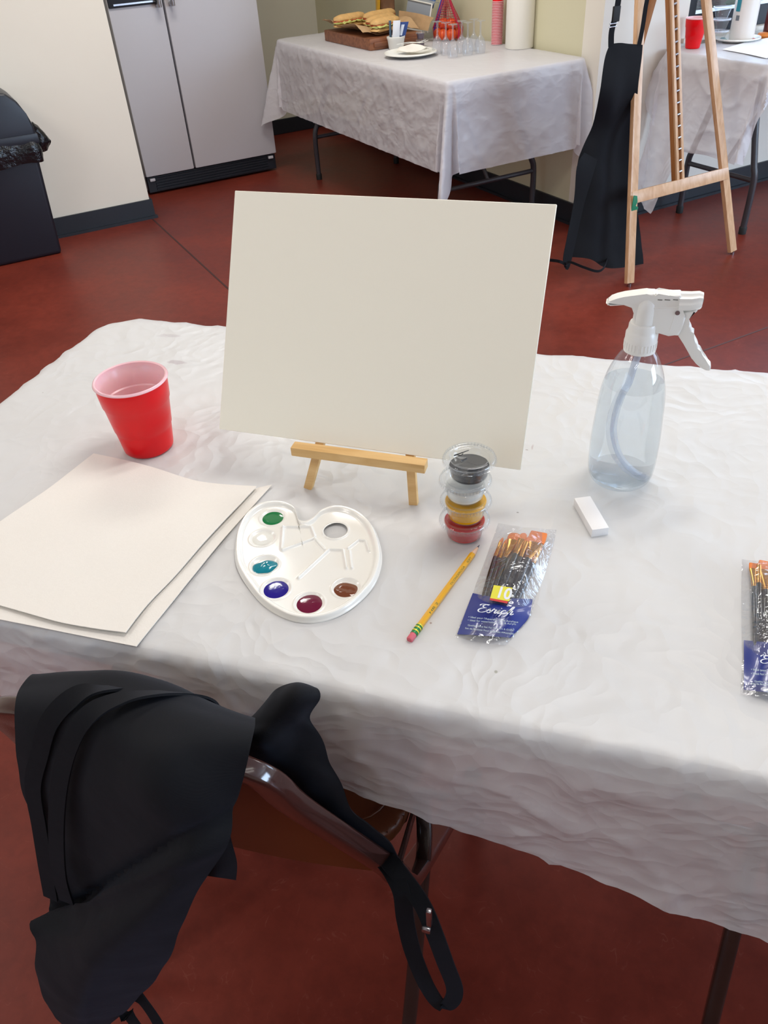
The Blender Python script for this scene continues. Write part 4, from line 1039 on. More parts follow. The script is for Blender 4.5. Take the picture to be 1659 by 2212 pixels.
def packet(label, film, card, sticker, textdef, lab_m):
    """film: rows of (px,py) control points top to bottom; card likewise"""
    c = PZ(*film[0][0], .742)
    t = thing('brush_packet', label, 'brush packet', tuple(c))
    def rr3(rows, zt, bulge):
        out = []
        for i, r in enumerate(rows):
            n = len(r); fi = i/(len(rows)-1)
            out.append([PZ(px, py, zt + bulge*sin(pi*k/(n-1))*(.55+.45*sin(pi*min(1, fi*1.2+.1)))) for k, (px, py) in enumerate(r)])
        return out
    bm = BM(); patch(bm, rr3(film, .7425, .0175), 8, 6, .0002, lambda s, q, p: .0014*fbm(p, 45, 3)*sin(pi*min(1, max(0, q)))); obj('clear_sleeve', bm, M['film'], t)
    bm = BM(); patch(bm, rr3(card, .7440, .0115), 8, 6, .0003); cd_ = obj('card', bm, M['card'], t)
    return t, cd_
def crop(x, y): return (860+x/4.366, 1120+y/4.366)
film1 = [[crop(945, 45), crop(1130, 75), crop(1310, 95), crop(1495, 108)],
         [crop(880, 230), crop(1060, 260), crop(1270, 290), crop(1452, 290)],
         [crop(800, 450), crop(990, 480), crop(1190, 510), crop(1385, 520)],
         [crop(700, 705), crop(900, 730), crop(1110, 750), crop(1290, 770)],
         [crop(620, 900), crop(820, 950), crop(1040, 960), crop(1235, 950)],
         [crop(535, 1118), crop(690, 1150), crop(860, 1180), crop(1015, 1198)]]
card1 = [[crop(705, 705), crop(880, 740), crop(1080, 755), crop(1268, 762)],
         [crop(660, 820), crop(850, 850), crop(1060, 870), crop(1250, 860)],
         [crop(610, 950), crop(800, 985), crop(1010, 1010), crop(1215, 960)],
         [crop(557, 1093), crop(720, 1100), crop(880, 1112), crop(1060, 1125)]]
pk1, cd1 = packet('clear packet of brushes with blue card in front of the paint cups', film1, card1, None, None, None)
ZT1 = .7585
def lettering(s, size, a, b, z, par, m_, shear=0, offset=0, fitw=True, lab=None):
    A = PZ(*a, z); B = PZ(*b, z); X_ = (B-A); w = X_.length; X_.normalize(); Y_ = Vector((0, 0, 1)).cross(X_)
    bm = text_bm(s, size, A, X_, Y_, .00012, shear, offset, w if fitw else None)
    obj('lettering', bm, m_, par, label=lab, smooth=False)
def script(a, b, z, par):
    A = PZ(*a, z); B = PZ(*b, z); X_ = (B-A); k = X_.length/3.15; X_.normalize(); Y_ = Vector((0, 0, 1)).cross(X_); Z_ = Vector((0, 0, 1))
    strokes = [[(-.05, .80), (.05, .96), (.35, 1.0), (.78, .98)], [(.70, .90), (.45, .95), (.25, .80), (.35, .62), (.62, .56)], [(.55, .56), (.22, .46), (.03, .25), (.12, .03), (.42, -.02), (.75, .14)],
               [(.72, .12), (.86, .30), (.98, .56)], [(.97, .54), (.98, .36), (1.12, .16), (1.0, -.01), (.82, .05)], [(1.12, .10), (1.34, .58)], [(1.33, .50), (1.42, .42), (1.57, .46)], [(1.57, .46), (1.48, .12), (1.56, 0), (1.68, .12)],
               [(1.66, .12), (1.84, .46), (1.76, .12), (1.84, 0), (2.0, .14)], [(1.90, .66), (1.92, .70)], [(2.38, .40), (2.24, .47), (2.06, .28), (2.10, .04), (2.26, 0), (2.50, .18)],
               [(2.50, .18), (2.84, .66), (2.92, .98), (2.80, .94), (2.66, .45), (2.60, 0)], [(2.63, .22), (2.84, .48), (2.95, .40), (2.88, .10), (2.97, 0), (3.14, .16)]]
    bm = BM()
    for st in strokes:
        P = catmull([(x+.28*y, y, 0) for x, y in st], 6); n = len(P); L_, R_ = [], []
        for i in range(n):
            t_ = (P[min(i+1, n-1)]-P[max(i-1, 0)]); t_.normalize(); nn = Vector((-t_.y, t_.x, 0)); w = (.020+.040*abs(t_.y))*(1 if 0 < i < n-1 else .6)
            for Q, sg in ((L_, 1), (R_, -1)):
                q = P[i]+nn*w*sg; Q.append(A + X_*q.x*k + Y_*q.y*k)
        for i in range(n-1):
            v = [bm.verts.new(p+Z_*h) for h in (0, .0002) for p in (L_[i], L_[i+1], R_[i+1], R_[i])]
            bm.faces.new(v[:4]); bm.faces.new(v[4:]); 
            for q in range(4): bm.faces.new((v[q], v[(q+1) % 4], v[4+(q+1) % 4], v[4+q]))
    obj('lettering', bm, M['ink_white'], par, label='white script lettering', smooth=False)
script(crop(745, 878), crop(1085, 912), ZT1, cd1)
for s, a, b, sz in (("• Ideal pour l'Aquarelle, Huile Acrylique", (662, 935), (1130, 985), .0036), ('• Ideal for watercolors, Oils & Acrylic', (655, 965), (1110, 1005), .0036),
                    ('Quality Value Set For Fine Art & Crafts', (655, 1012), (1085, 1060), .0030), ('Set de Brosses Pour Activités Artistiques', (630, 1040), (1095, 1095), .0030)):
    lettering(s, sz, crop(*a), crop(*b), ZT1-.0012, cd1, M['ink_grey'], lab='small pale lettering')
# sticker with number
def quad(name, pts, z, m_, par, th=.0003, lab=None):
    bm = BM(); P = [PZ(*p, z) for p in pts]; patch(bm, [[P[0], P[1]], [P[3], P[2]]], 2, 2, th); return obj(name, bm, m_, par, label=lab, smooth=False)
stk = quad('sticker', [crop(903, 630), crop(1078, 655), crop(1048, 783), crop(868, 752)], .7585, M['yellow'], cd1, lab='yellow sticker reading 10')
A = crop(900, 738); lettering('10', .0245, crop(910, 738), crop(1030, 762), .7589, stk.parent, M['ink_white'], 0, .0006, lab='white number 10')
quad('red_strip', [crop(866, 752), crop(1036, 783), crop(1030, 803), crop(864, 770)], .7584, M['redst'], cd1)
def C1(x, y, z=.7475): return PZ(*crop(x, y), z)
brs = [((990, 180), (965, 232), (915, 365), (705, 1075), .0042, 'round', .747, .0026, 'leftmost round brush with a pointed orange tip in the near packet'),
       ((1028, 195), (1005, 245), (955, 380), (735, 1090), .0042, 'round', .7465, .0026, 'second round brush from the left in the near packet'),
       ((1112, 140), (1085, 208), (1008, 380), (765, 1100), .0150, 'filbert', .7465, .0032, 'wide filbert brush third from the left in the near packet'),
       ((1192, 140), (1165, 200), (1103, 345), (800, 1115), .0085, 'filbert', .7505, .0038, 'narrow filbert brush in the middle of the near packet'),
       ((1235, 175), (1205, 232), (1155, 372), (850, 1115), .0062, 'round', .7500, .0030, 'slim brush fifth from the left in the near packet'),
       ((1255, 185), (1228, 225), (1185, 400), (875, 1125), .0090, 'flat', .7448, .0026, 'flat brush mostly hidden beneath the others in the near packet'),
       ((1330, 135), (1295, 232), (1222, 388), (905, 1125), .0200, 'flat', .7500, .0040, 'broad flat brush, widest in the near packet'),
       ((1350, 245), (1325, 300), (1268, 430), (960, 1125), .0060, 'round', .7465, .0036, 'rightmost brush, partly under the broad one in the near packet')]
for tp, bs, fr_, en, wb, kd, z, rh, lb in brs:
    brush(lb, C1(*tp, z), C1(*bs, z), C1(*fr_, z), C1(*en, .7462), wb, kd, 'brushes in the near packet', rh=rh)
def crop2(x, y): return (1560+x/6.14, 1180+y/6.14)
film2 = [[crop2(262, 172), crop2(515, 197), crop2(799, 226), crop2(1026, 248)], [crop2(255, 600), crop2(515, 627), crop2(799, 656), crop2(1040, 673)],
         [crop2(258, 1100), crop2(529, 1128), crop2(813, 1156), crop2(1061, 1174)], [crop2(262, 1600), crop2(529, 1638), crop2(827, 1677), crop2(1083, 1704)], [crop2(240, 1965), crop2(529, 1998), crop2(856, 2028), crop2(1111, 2055)]]
card2 = [[crop2(288, 1248), crop2(529, 1270), crop2(799, 1296), crop2(1047, 1315)], [crop2(290, 1500), crop2(543, 1528), crop2(813, 1556), crop2(1057, 1584)], [crop2(288, 1905), crop2(543, 1933), crop2(827, 1967), crop2(1069, 1989)]]
pk2, cd2 = packet('clear packet of brushes with blue card at the right edge of the table', film2, card2, None, None, None)
script(crop2(505, 1545), crop2(985, 1592), ZT1, cd2)
for s, a, b, sz in (("• Ideal pour l'Aquarelle, Huile Acrylique", (385, 1645), (1090, 1700), .0036), ('• Ideal for watercolors, Oils & Acrylic', (385, 1698), (1060, 1748), .0036),
                    ('Quality Value Set For Fine Art & Crafts', (430, 1800), (1040, 1846), .0030), ('Set de Brosses Pour Activités Artistiques', (395, 1830), (1050, 1880), .0030)):
    lettering(s, sz, crop2(*a), crop2(*b), ZT1-.001, cd2, M['ink_grey'], lab='small pale lettering')
def C2(x, y, z=.7475): return PZ(*crop2(x, y), z)
for tp, bs, fr_, en, wb, kd, z, rh, lb in [
        ((410, 235), (412, 308), (428, 548), (450, 1860), .0085, 'flat', .7475, .0030, 'narrow flat brush, leftmost in the packet at the right edge'),
        ((490, 225), (487, 268), (486, 505), (510, 1870), .0058, 'round', .7480, .0034, 'slim brush second from the left in the packet at the right edge'),
        ((580, 210), (580, 325), (580, 600), (570, 1880), .0150, 'flat', .7490, .0042, 'wide flat brush, third in the packet at the right edge'),
        ((680, 240), (678, 310), (665, 560), (630, 1880), .0080, 'filbert', .7480, .0034, 'filbert brush fourth from the left in the right-edge packet'),
        ((770, 230), (768, 320), (750, 585), (680, 1890), .0120, 'flat', .7480, .0038, 'flat brush fifth from the left in the right-edge packet'),
        ((860, 270), (855, 330), (830, 560), (735, 1895), .0055, 'round', .7470, .0030, 'round brush, rightmost in the right-edge packet')]:
    brush(lb, C2(*tp, z), C2(*bs, z), C2(*fr_, z), C2(*en, .7468), wb, kd, 'brushes in the packet at the right edge', rh=rh)

# ------------------------------------------------------------------ white eraser
e1, e2, e4 = PZ(1240, 1076, .7535), PZ(1278, 1069, .7535), PZ(1279, 1145, .7535)
xa = (PZ(1316, 1138, .7535)-e4); 
bm = BM(); ctr = (PZ(1240, 1078, .753)+PZ(1316, 1138, .753))/2
ld_ = (e4-e1).normalized(); wd_ = Vector((-ld_.y, ld_.x, 0))
box(bm, ctr-Vector((0, 0, .0055)), ((e4-e1).length, .021, .0115), (tuple(ld_), tuple(wd_), (0, 0, 1)), .0008)
obj('eraser', bm, M['white_er'], label='white block eraser lying in front of the spray bottle', cat='eraser', origin=ctr-Vector((0, 0, .0115)))

# ------------------------------------------------------------------ spray bottle
BX, BY, BZ = .021, .883, .7425
t = thing('spray_bottle', 'clear spray bottle of water with white trigger head', 'spray bottle', (BX, BY, BZ))
pr = [(0, .003), (.020, .003), (.028, .0008), (.033, .001), (.0375, .005), (.0405, .013), (.0418, .025), (.0422, .045), (.0418, .07), (.0405, .095), (.0392, .118), (.0372, .134), (.0335, .150), (.0280, .165), (.0225, .176), (.0185, .182), (.0165, .186), (.0165, .196)]
prs = [(v.x, v.y) for v in catmull([(a, b, 0) for a, b in pr], 4)]
bm = BM(); lathe(bm, (BX, BY, BZ), prs, 72); obj('bottle', bm, M['bottle'], t)
WL = .1415
wpr = [(0, .0075)] + [(max(0, r-.0012), z if z > .0075 else .0075) for r, z in prs if .010 < z < WL] 
rW = wpr[-1][0]*.999; wpr += [(rW, WL), (0, WL)]
bm = BM(); lathe(bm, (BX, BY, BZ), wpr, 72); obj('water', bm, M['water'], t)
bm = BM(); tube(bm, catmull([PY(1381, 760, BY), PY(1370, 790, BY-.002), PY(1357, 830, BY-.004), PY(1345, 850, BY-.006), PY(1331, 890, BY-.008), PY(1325, 930, BY-.010), PY(1333, 970, BY-.008), PY(1350, 1000, BY-.004), PY(1375, 1022, BY), PY(1392, 1028, BY+.004)], 8), .0042, 12); obj('dip_tube', bm, M['straw'], t)
bm = BM(); lathe(bm, (BX, BY, BZ), [(.0160, .1835), (.0182, .184), (.0185, .187), (.0182, .206), (.0172, .2075), (.0162, .211), (.0160, .216), (.0150, .2185), (.0128, .219)], 60)
for k in range(30):
    a = 2*pi*k/30; box(bm, (BX+cos(a)*.0184, BY+sin(a)*.0184, BZ+.192), (.0011, .0010, .009), ((-sin(a), cos(a), 0), (cos(a), sin(a), 0), (0, 0, 1)), .0003, 1)
obj('collar', bm, M['sprayer'], t)
def hc(x, y): p = PY(1220+x/4.424, 600+y/4.424, BY); return (p.x-BX, p.z)
O_ = (BX, BY, 0)
bm = BM(); lathe(bm, (BX, BY, BZ), [(.0128, .217), (.0124, .235), (.0118, .243), (.0085, .2485), (0, .2502)], 40); obj('neck', bm, M['sprayer'], t)
body = [hc(*p) for p in ((403, 228), (412, 210), (445, 192), (500, 172), (570, 155), (640, 145), (710, 136), (780, 127), (850, 126), (872, 132), (885, 148), (1000, 142), (1116, 136), (1116, 320), (1130, 345), (1160, 350), (1120, 460), (1088, 532), (1040, 520), (1000, 505), (900, 500), (828, 500), (700, 500), (660, 480), (668, 330), (672, 262), (664, 242), (640, 232), (570, 232), (440, 240), (412, 238))]
bm = BM(); prism(bm, body, O_, (1, 0, 0), (0, 0, 1), (0, -1, 0), .017, .0028, 3); bd = obj('shroud', bm, M['sprayer'], t)
for (a, b) in (((725, 252), (768, 256)), ((705, 328), (762, 334)), ((698, 400), (745, 405)), ((890, 182), (935, 182)), ((955, 182), (1010, 182)), ((1035, 182), (1085, 180))):
    bm = BM(); p0 = hc(*a); p1 = hc(*b)
    box(bm, (BX+(p0[0]+p1[0])/2, BY-.0086, (p0[1]+p1[1])/2), (p1[0]-p0[0], .0008, .0010), None, .0002, 1); obj('vent_slot', bm, M['groove'], bd)
bm = BM(); p0 = hc(822, 262); p1 = hc(1112, 250); tube(bm, [(BX+p0[0], BY-.0084, p0[1]), (BX+p1[0], BY-.0084, p1[1])], .0007, 6); p0 = hc(1050, 340); p1 = hc(1005, 480); tube(bm, [(BX+p0[0], BY-.0083, p0[1]), (BX+p1[0], BY-.0083, p1[1])], .0004, 6); obj('seam', bm, M['sprayer'], bd)
p0 = hc(1078, 305); bm = BM(); tube(bm, [(BX+p0[0], BY-.0078, p0[1]), (BX+p0[0], BY-.0092, p0[1])], .0026, 16); obj('screw', bm, M['metal'], bd)
n0 = hc(1112, 228); n1 = hc(1318, 215)
bm = BM(); nl = n1[0]-n0[0]
prof = []
for k in range(40):
    a = 2*pi*k/40; r = .0107*(1+.055*cos(a*10)); prof.append((r*cos(a), r*sin(a)))
sweep(bm, [(BX+n0[0]-.002, BY, n0[1]), (BX+n0[0]+nl*.5, BY, n0[1]+.001), (BX+n1[0]-.003, BY, n1[1]), (BX+n1[0], BY, n1[1])], prof, scales=[1.0, .97, .88, .74]); nz = obj('nozzle', bm, M['sprayer'], t)
bm = BM(); sweep(bm, [(BX+n1[0]-.001, BY, n1[1]), (BX+n1[0]+.001, BY, n1[1])], circ(.0022, 12)); obj('outlet', bm, M['groove'], nz)
trig = [hc(*p) for p in ((1120, 320), (1250, 290), (1275, 300), (1230, 325), (1185, 345), (1168, 372), (1172, 405), (1205, 448), (1215, 480), (1218, 515), (1235, 555), (1265, 605), (1276, 640), (1280, 685), (1300, 730), (1330, 770), (1370, 800), (1395, 815), (1397, 845), (1385, 868), (1350, 866), (1300, 842), (1250, 800), (1210, 745), (1175, 680), (1135, 610), (1090, 540), (1060, 500), (1080, 400))]
bm = BM(); prism(bm, trig, O_, (1, 0, 0), (0, 0, 1), (0, -1, 0), .013, .0022, 3); obj('trigger', bm, M['sprayer'], t)

# ------------------------------------------------------------------ food table
TZ = .7425
def TG(u, v, z=0): return G(u, v, TZ+z)
t = thing('serving_board', 'dark wooden serving board under the sandwiches', 'serving board', TG(2.28, 4.27), RR)
bm = BM(); rbox(bm, 2.13, 2.44, 4.03, 4.56, TZ, TZ+.052, .004); obj('board', bm, M['oakboard'], t)
bm = BM(); rbox(bm, 2.15, 2.42, 4.02, 4.032, TZ+.014, TZ+.034, .002); obj('handle_slot', bm, M['oakboard'], t)
bm = BM()
rows = [[G(2.12+.11*i, 4.08+.0*i, TZ+.062 + .018*((i+1) % 2)) for i in range(4)]]
for j in range(1, 6):
    rows.append([G(2.12+.11*i, 4.08+.095*j, TZ+.058+.020*((i*3+j*2) % 3)/2 + (.03 if i in (0, 3) else 0)) for i in range(4)])
patch(bm, rows, 6, 6, .0006, lambda s, q, p: .006*fbm(p, 20, 2)); obj('parchment', bm, M['kraft'], label='crinkled brown parchment paper under the sandwiches', cat='paper', origin=TG(2.28, 4.3, .052))
bm = BM(); rows = [[G(2.47, 4.02, TZ+.052), G(2.46, 4.15, TZ+.054), G(2.47, 4.34, TZ+.053)], [G(2.48, 4.02, TZ+.085), G(2.475, 4.15, TZ+.09), G(2.48, 4.34, TZ+.09)], [G(2.49, 4.0, TZ+.11), G(2.485, 4.15, TZ+.12), G(2.49, 4.36, TZ+.12)]]
patch(bm, rows, 6, 6, .0006, lambda s, q, p: .006*fbm(p, 20, 2)); obj('parchment', bm, M['kraft'], label='upright flap of brown paper behind the sandwiches', cat='paper', origin=TG(2.47, 4.15, .05))
def sandwich(u, v, rz, L_, lab, zoff=0.0):
    c = TG(u, v, .082+zoff); t = thing('sandwich', lab, 'sandwich', tuple(c), RR+rz, 'sub sandwiches on the board')
    def loaf(z0, sc, m_, nm, w=.034, hh=.020, flat=False, amp=.004, seed=0):
        bm = BM(); n = 16; rings = []
        for i in range(n+1):
            f = i/n; x = (f-.5)*L_; k = (1-abs(2*f-1)**4)**.5+.02
            rings.append([bm.verts.new(Vector((x, w*k*cos(2*pi*j/14), z0+hh*k*max(-.35, sin(2*pi*j/14)) + amp*noise.noise(Vector((x*50, j, seed)))))) for j in range(14)])
        for a, b in zip(rings[:-1], rings[1:]):
            for j in range(14): bm.faces.new((a[j], a[(j+1) % 14], b[(j+1) % 14], b[j]))
        bm.faces.new(rings[0][::-1]); bm.faces.new(rings[-1]); obj(nm, bm, m_, t, world=False)
    loaf(-.004, 1, M['bread'], 'bread', .036, .016)
    loaf(.012, 1, M['lettuce'], 'lettuce', .040, .010, amp=.012, seed=3)
    loaf(.018, 1, M['tomato'], 'filling', .034, .010, amp=.008, seed=7)
    loaf(.026, 1, M['bread'], 'bread', .033, .022, seed=2)
sandwich(2.22, 4.42, .25, .22, 'long sub sandwich at the far left end of the board')
sandwich(2.30, 4.22, .45, .24, 'sub sandwich with lettuce across the middle of the board')
sandwich(2.26, 4.10, .3, .20, 'sub sandwich at the near end of the board, behind the ramekin')
sandwich(2.37, 4.36, .3, .24, 'sub sandwich at the back of the board against the paper', .004)
# chips bag
def PVt(px, py, v): return PV(px, py, v)
t = thing('snack_bag', 'brown and yellow snack bag standing behind the sandwiches', 'snack bag', TG(2.60, 4.70))
bm = BM(); rows = []
for k in range(6):
    z = k*.06; d_ = .035*(1-(k/5)**2)+.003
    rows.append([G(2.60, 4.80-.20*j/4, TZ+z) - U*d_*sin(pi*j/4) for j in range(5)])
patch(bm, rows, 5, 5, .001, lambda s, q, p: .003*fbm(p, 25, 2)); bg = obj('front_panel', bm, mat('bag_brown', (112, 78, 52), .3, var=.25, vscale=40), t)
bm = BM(); rows = [[G(2.602, 4.80-.20*j/4, TZ+k*.06)+U*(.035*(1-(k/5)**2)+.001)*sin(pi*j/4) for j in range(5)] for k in range(6)]
patch(bm, rows, 5, 5, .001); obj('back_panel', bm, mat('bag_brown_back', (112, 78, 52), .3), t)
bm = BM(); rows = [[G(2.596, 4.81-.11*j/3, TZ+.05+k*.05)-U*(.0335*(1-((k*.05+.05)/.3)**2)+.006)*sin(pi*(j*.11/3)/.20+.05) for j in range(4)] for k in range(5)]
patch(bm, rows, 4, 4, .0008); obj('label_panel', bm, mat('bag_yellow', (214, 160, 40), .35, var=.1, vscale=50), t, label='yellow label on the bag')
bm = BM(); rows = [[G(2.594, 4.80-.09*j/3, TZ+.17+k*.03)-U*(.0335*(1-((k*.03+.17)/.3)**2)+.009)*sin(pi*(j*.09/3)/.20+.08) for j in range(4)] for k in range(3)]
patch(bm, rows, 4, 4, .0008); obj('red_banner', bm, mat('bag_red', (176, 48, 36), .35), t, label='red banner on the label')
# clear clamshell lid leaning behind the board
t = thing('tray_lid', 'grey translucent tray lid leaning behind the sandwiches', 'lid', TG(2.52, 4.1))
bm = BM(); rows = [[G(2.53, 4.12, TZ+.04), G(2.53, 4.36, TZ+.05)], [G(2.56, 4.12, TZ+.15), G(2.56, 4.37, TZ+.162)], [G(2.60, 4.12, TZ+.157), G(2.60, 4.37, TZ+.17)]]
patch(bm, rows, 6, 6, .002); obj('panel', bm, M['foil_lid'], t)
bm = BM(); tube(bm, [G(2.555, 4.12, TZ+.155), G(2.555, 4.37, TZ+.166)], .004, 8); tube(bm, [G(2.525, 4.12, TZ+.03), G(2.555, 4.12, TZ+.155)], .004, 8); obj('rim', bm, M['white_pl'], t)
# napkins and packets behind
bm = BM(); rows = [[G(2.62, 4.28, TZ+.13), G(2.60, 4.20, TZ+.13)], [G(2.64, 4.29, TZ+.20), G(2.62, 4.19, TZ+.19)], [G(2.65, 4.27, TZ+.23), G(2.63, 4.21, TZ+.22)]]
patch(bm, rows, 6, 6, .01, lambda s, q, p: .008*fbm(p, 25, 2)); obj('napkin_packet', bm, mat('blue_white_print', (90, 116, 160), .4, var=.5, vscale=60), label='blue printed packet sticking up behind the tray lid', cat='packet', origin=TG(2.62, 4.24, .13))
bm = BM(); rows = [[G(2.62, 4.14, TZ+.06), G(2.62, 4.07, TZ+.05)], [G(2.62, 4.15, TZ+.12), G(2.62, 4.06, TZ+.11)], [G(2.63, 4.17, TZ+.19), G(2.63, 4.12, TZ+.18)]]
patch(bm, rows, 6, 6, .012, lambda s, q, p: .008*fbm(p, 20, 2)); obj('paper_napkin', bm, mat('beige_napkin', (206, 186, 160), .8), label='beige paper napkin poking up behind the tray lid', cat='napkin', origin=TG(2.62, 4.1))
# ramekin with packets
rc0 = PZ(856, 106, TZ); t = thing('ramekin', 'white ramekin holding condiment packets in front of the board', 'ramekin', rc0)
bm = BM(); lathe(bm, (0, 0, 0), [(0, .003), (.033, 0), (.037, .004), (.043, .044), (.046, .048), (.046, .056), (.043, .057), (.040, .050), (.034, .010), (0, .008)], 40); obj('bowl', bm, M['white_pl'], t, world=False)
def packlet(c, w, h, d, lean, rz, rgb, lab, strip=None, grp='packets in the ramekin'):
    t = thing('condiment_packet', lab, 'packet', tuple(c), rz, grp)
    bm = BM(); rows = [[Vector((x*w/2, lean[1]*z/h, z)) + Vector((lean[0]*z/h, 0, 0)) - Vector((0, d*sin(pi*(x+1)/2)*sin(pi*min(1, z/h*.9+.05)), 0)) for x in (-1, -.3, .3, 1)] for z in (0, h*.33, h*.66, h)]
    patch(bm, rows, 4, 4, .003); obj('sachet', bm, mat('sachet', rgb, .35), t, world=False)
    if strip:
        bm = BM(); rows = [[Vector((x*w/2*.8, lean[1]*z/h, z)) + Vector((lean[0]*z/h, 0, 0)) - Vector((0, .004+d*sin(pi*(x+1)/2)*sin(pi*min(1, z/h*.9+.05)), 0)) for x in (-.4, 0, .4)] for z in (h*.45, h*.7, h*.9)]
        patch(bm, rows, 4, 4, .001); obj('print', bm, mat('sachet_print', strip, .35), t, world=False)
rz0 = math.atan2(rc0.y, rc0.x)-pi/2
def RCx(a, b): return Vector(rc0)+Vector((a*cos(rz0)-b*sin(rz0), a*sin(rz0)+b*cos(rz0), .012))
packlet(RCx(-.004, -.004), .036, .112, .006, (.012, -.005), rz0, (232, 236, 244), 'white packet leaning in the ramekin')
packlet(RCx(.010, .010), .050, .102, .007, (.032, .005), rz0-.1, (46, 72, 134), 'blue packet leaning right in the ramekin', (205, 214, 230))
packlet(RCx(-.026, .006), .012, .112, .004, (0, 0), rz0, (70, 92, 112), 'thin blue-grey packet at the left of the ramekin')
# jelly cups
sc_m = paint('jelly', (72, 40, 66)); jc = PZ(909, 101, TZ)
sauce_cup('lidded cup of dark jelly, lower of the two by the ramekin', tuple(jc), .85, sc_m, .021, .030, 'jelly cups', name='jelly_cup', cat='sauce cup')
sauce_cup('lidded cup of dark jelly, stacked on top by the ramekin', tuple(jc+Vector((0, 0, .0335))), .85, sc_m, .021, .030, 'jelly cups', name='jelly_cup', cat='sauce cup')
# plate
PC2 = PZ(887, 121, TZ); PCu, PCv = PC2.dot(U)-2.22, PC2.dot(V)-3.665
t = thing('paper_plate', 'white plate holding plastic forks at the edge of the food table', 'plate', tuple(PC2))
bm = BM(); lathe(bm, (0, 0, 0), [(0, .002), (.08, .001), (.092, .006), (.124, .016), (.128, .015), (.127, .019), (.123, .021), (.09, .010), (.078, .006), (0, .006)], 48); obj('dish', bm, M['white_pl'], t, world=False)
bm = BM(); rows = [[G(2.174+PCu, 3.719+PCv, TZ+.022), G(2.208+PCu, 3.638+PCv, TZ+.022), G(2.235+PCu, 3.590+PCv, TZ+.03)], [G(2.201+PCu, 3.733+PCv, TZ+.035), G(2.228+PCu, 3.658+PCv, TZ+.05), G(2.269+PCu, 3.597+PCv, TZ+.04)], [G(2.235+PCu, 3.740+PCv, TZ+.022), G(2.269+PCu, 3.665+PCv, TZ+.025), G(2.296+PCu, 3.617+PCv, TZ+.026)]]
patch(bm, rows, 6, 6, .004, lambda s, q, p: .006*fbm(p, 30, 2)); obj('napkin', bm, M['paper'], label='crumpled white napkin on the plate', cat='napkin', origin=G(2.221+PCu, 3.665+PCv, TZ+.01))
def fork(c0, c1, lab):
    t = thing('plastic_fork', lab, 'fork', tuple(c0), 0, 'plastic forks on the plate')
    d_ = (Vector(c1)-Vector(c0)); L_ = d_.length; d_.normalize(); s_ = Vector((-d_.y, d_.x, 0)).normalized()
    bm = BM(); ribbon(bm, catmull([Vector(c0), Vector(c0)+d_*L_*.4+Vector((0, 0, .004)), Vector(c0)+d_*L_*.7]), .009, .002, tuple(s_)); obj('handle', bm, M['white_pl'], t)
    bm = BM(); ribbon(bm, [Vector(c0)+d_*L_*.7, Vector(c0)+d_*L_*.84], .022, .002, tuple(s_))
    for k in (-1.5, -.5, .5, 1.5): ribbon(bm, [Vector(c0)+d_*L_*.83+s_*k*.006, Vector(c1)+s_*k*.006+Vector((0, 0, .006))], .003, .002, tuple(s_))
    obj('head', bm, M['white_pl'], t)
fork(G(2.187+PCu, 3.733+PCv, TZ+.046), G(2.269+PCu, 3.611+PCv, TZ+.060), 'white plastic fork lying on top of the napkin')
fork(G(2.215+PCu, 3.740+PCv, TZ+.040), G(2.296+PCu, 3.631+PCv, TZ+.054), 'white plastic fork beside the other on the plate')
# mesh bag of oranges
_c = PZ(962, 90, TZ); BU, BV = _c.dot(U)+.045, _c.dot(V)+.045
og = thing('mesh_bag', 'red mesh produce bag of oranges with blue tape behind the glasses', 'mesh bag', tuple(G(BU, BV, TZ)))
apex = G(BU+.02, BV+.05, TZ+.225); foot = [G(BU+.078*cos(a), BV+.082*sin(a), TZ+.055) for a in [2*pi*k/28 for k in range(28)]]
low = [G(BU+.072*cos(a), BV+.076*sin(a), TZ+.004) for a in [2*pi*k/28 for k in range(28)]]
bm = BM()
for k in range(28):
    tube(bm, [low[k], foot[k], foot[k].lerp(apex, .55)+(G(BU, BV, 0)-Vector((foot[k].x, foot[k].y, 0)))*.03, apex], .0011, 4)
for f in [i/16 for i in range(1, 16)]:
    ring_ = [foot[k].lerp(apex, f)+(G(BU, BV, 0)-Vector((foot[k].x, foot[k].y, 0)))*.03*sin(pi*f) for k in range(28)]; tube(bm, ring_+[ring_[0]], .0009, 4)
obj('netting', bm, mat('red_net', (170, 34, 52), .5), og)
def edge_ribbon(k, w, m_, nm):
    bm = BM(); ribbon(bm, [low[k], foot[k]*1.0, foot[k].lerp(apex, .55)+(G(BU, BV, 0)-Vector((foot[k].x, foot[k].y, 0)))*.02, apex], w, .002, tuple((U*.5-V).normalized())); obj(nm, bm, m_, og)
edge_ribbon(9, .020, mat('blue_tape', (28, 42, 150), .4), 'blue_tape')
edge_ribbon(22, .010, mat('red_tape', (170, 26, 60), .4), 'red_tape')
bm = BM(); lathe(bm, apex, [(.008, -.01), (.012, .0), (.018, .03), (.006, .04)], 12); obj('knot', bm, mat('blue_knot', (40, 40, 130), .4), og)
first = None
OL = ['orange low at the left of the mesh bag, beside the blue tape', 'orange low at the front of the mesh bag', 'orange low at the right front of the mesh bag', 'orange at the back left of the mesh bag', 'orange at the back right of the mesh bag', 'orange on top of the others, left one', 'orange on top of the others, right one']
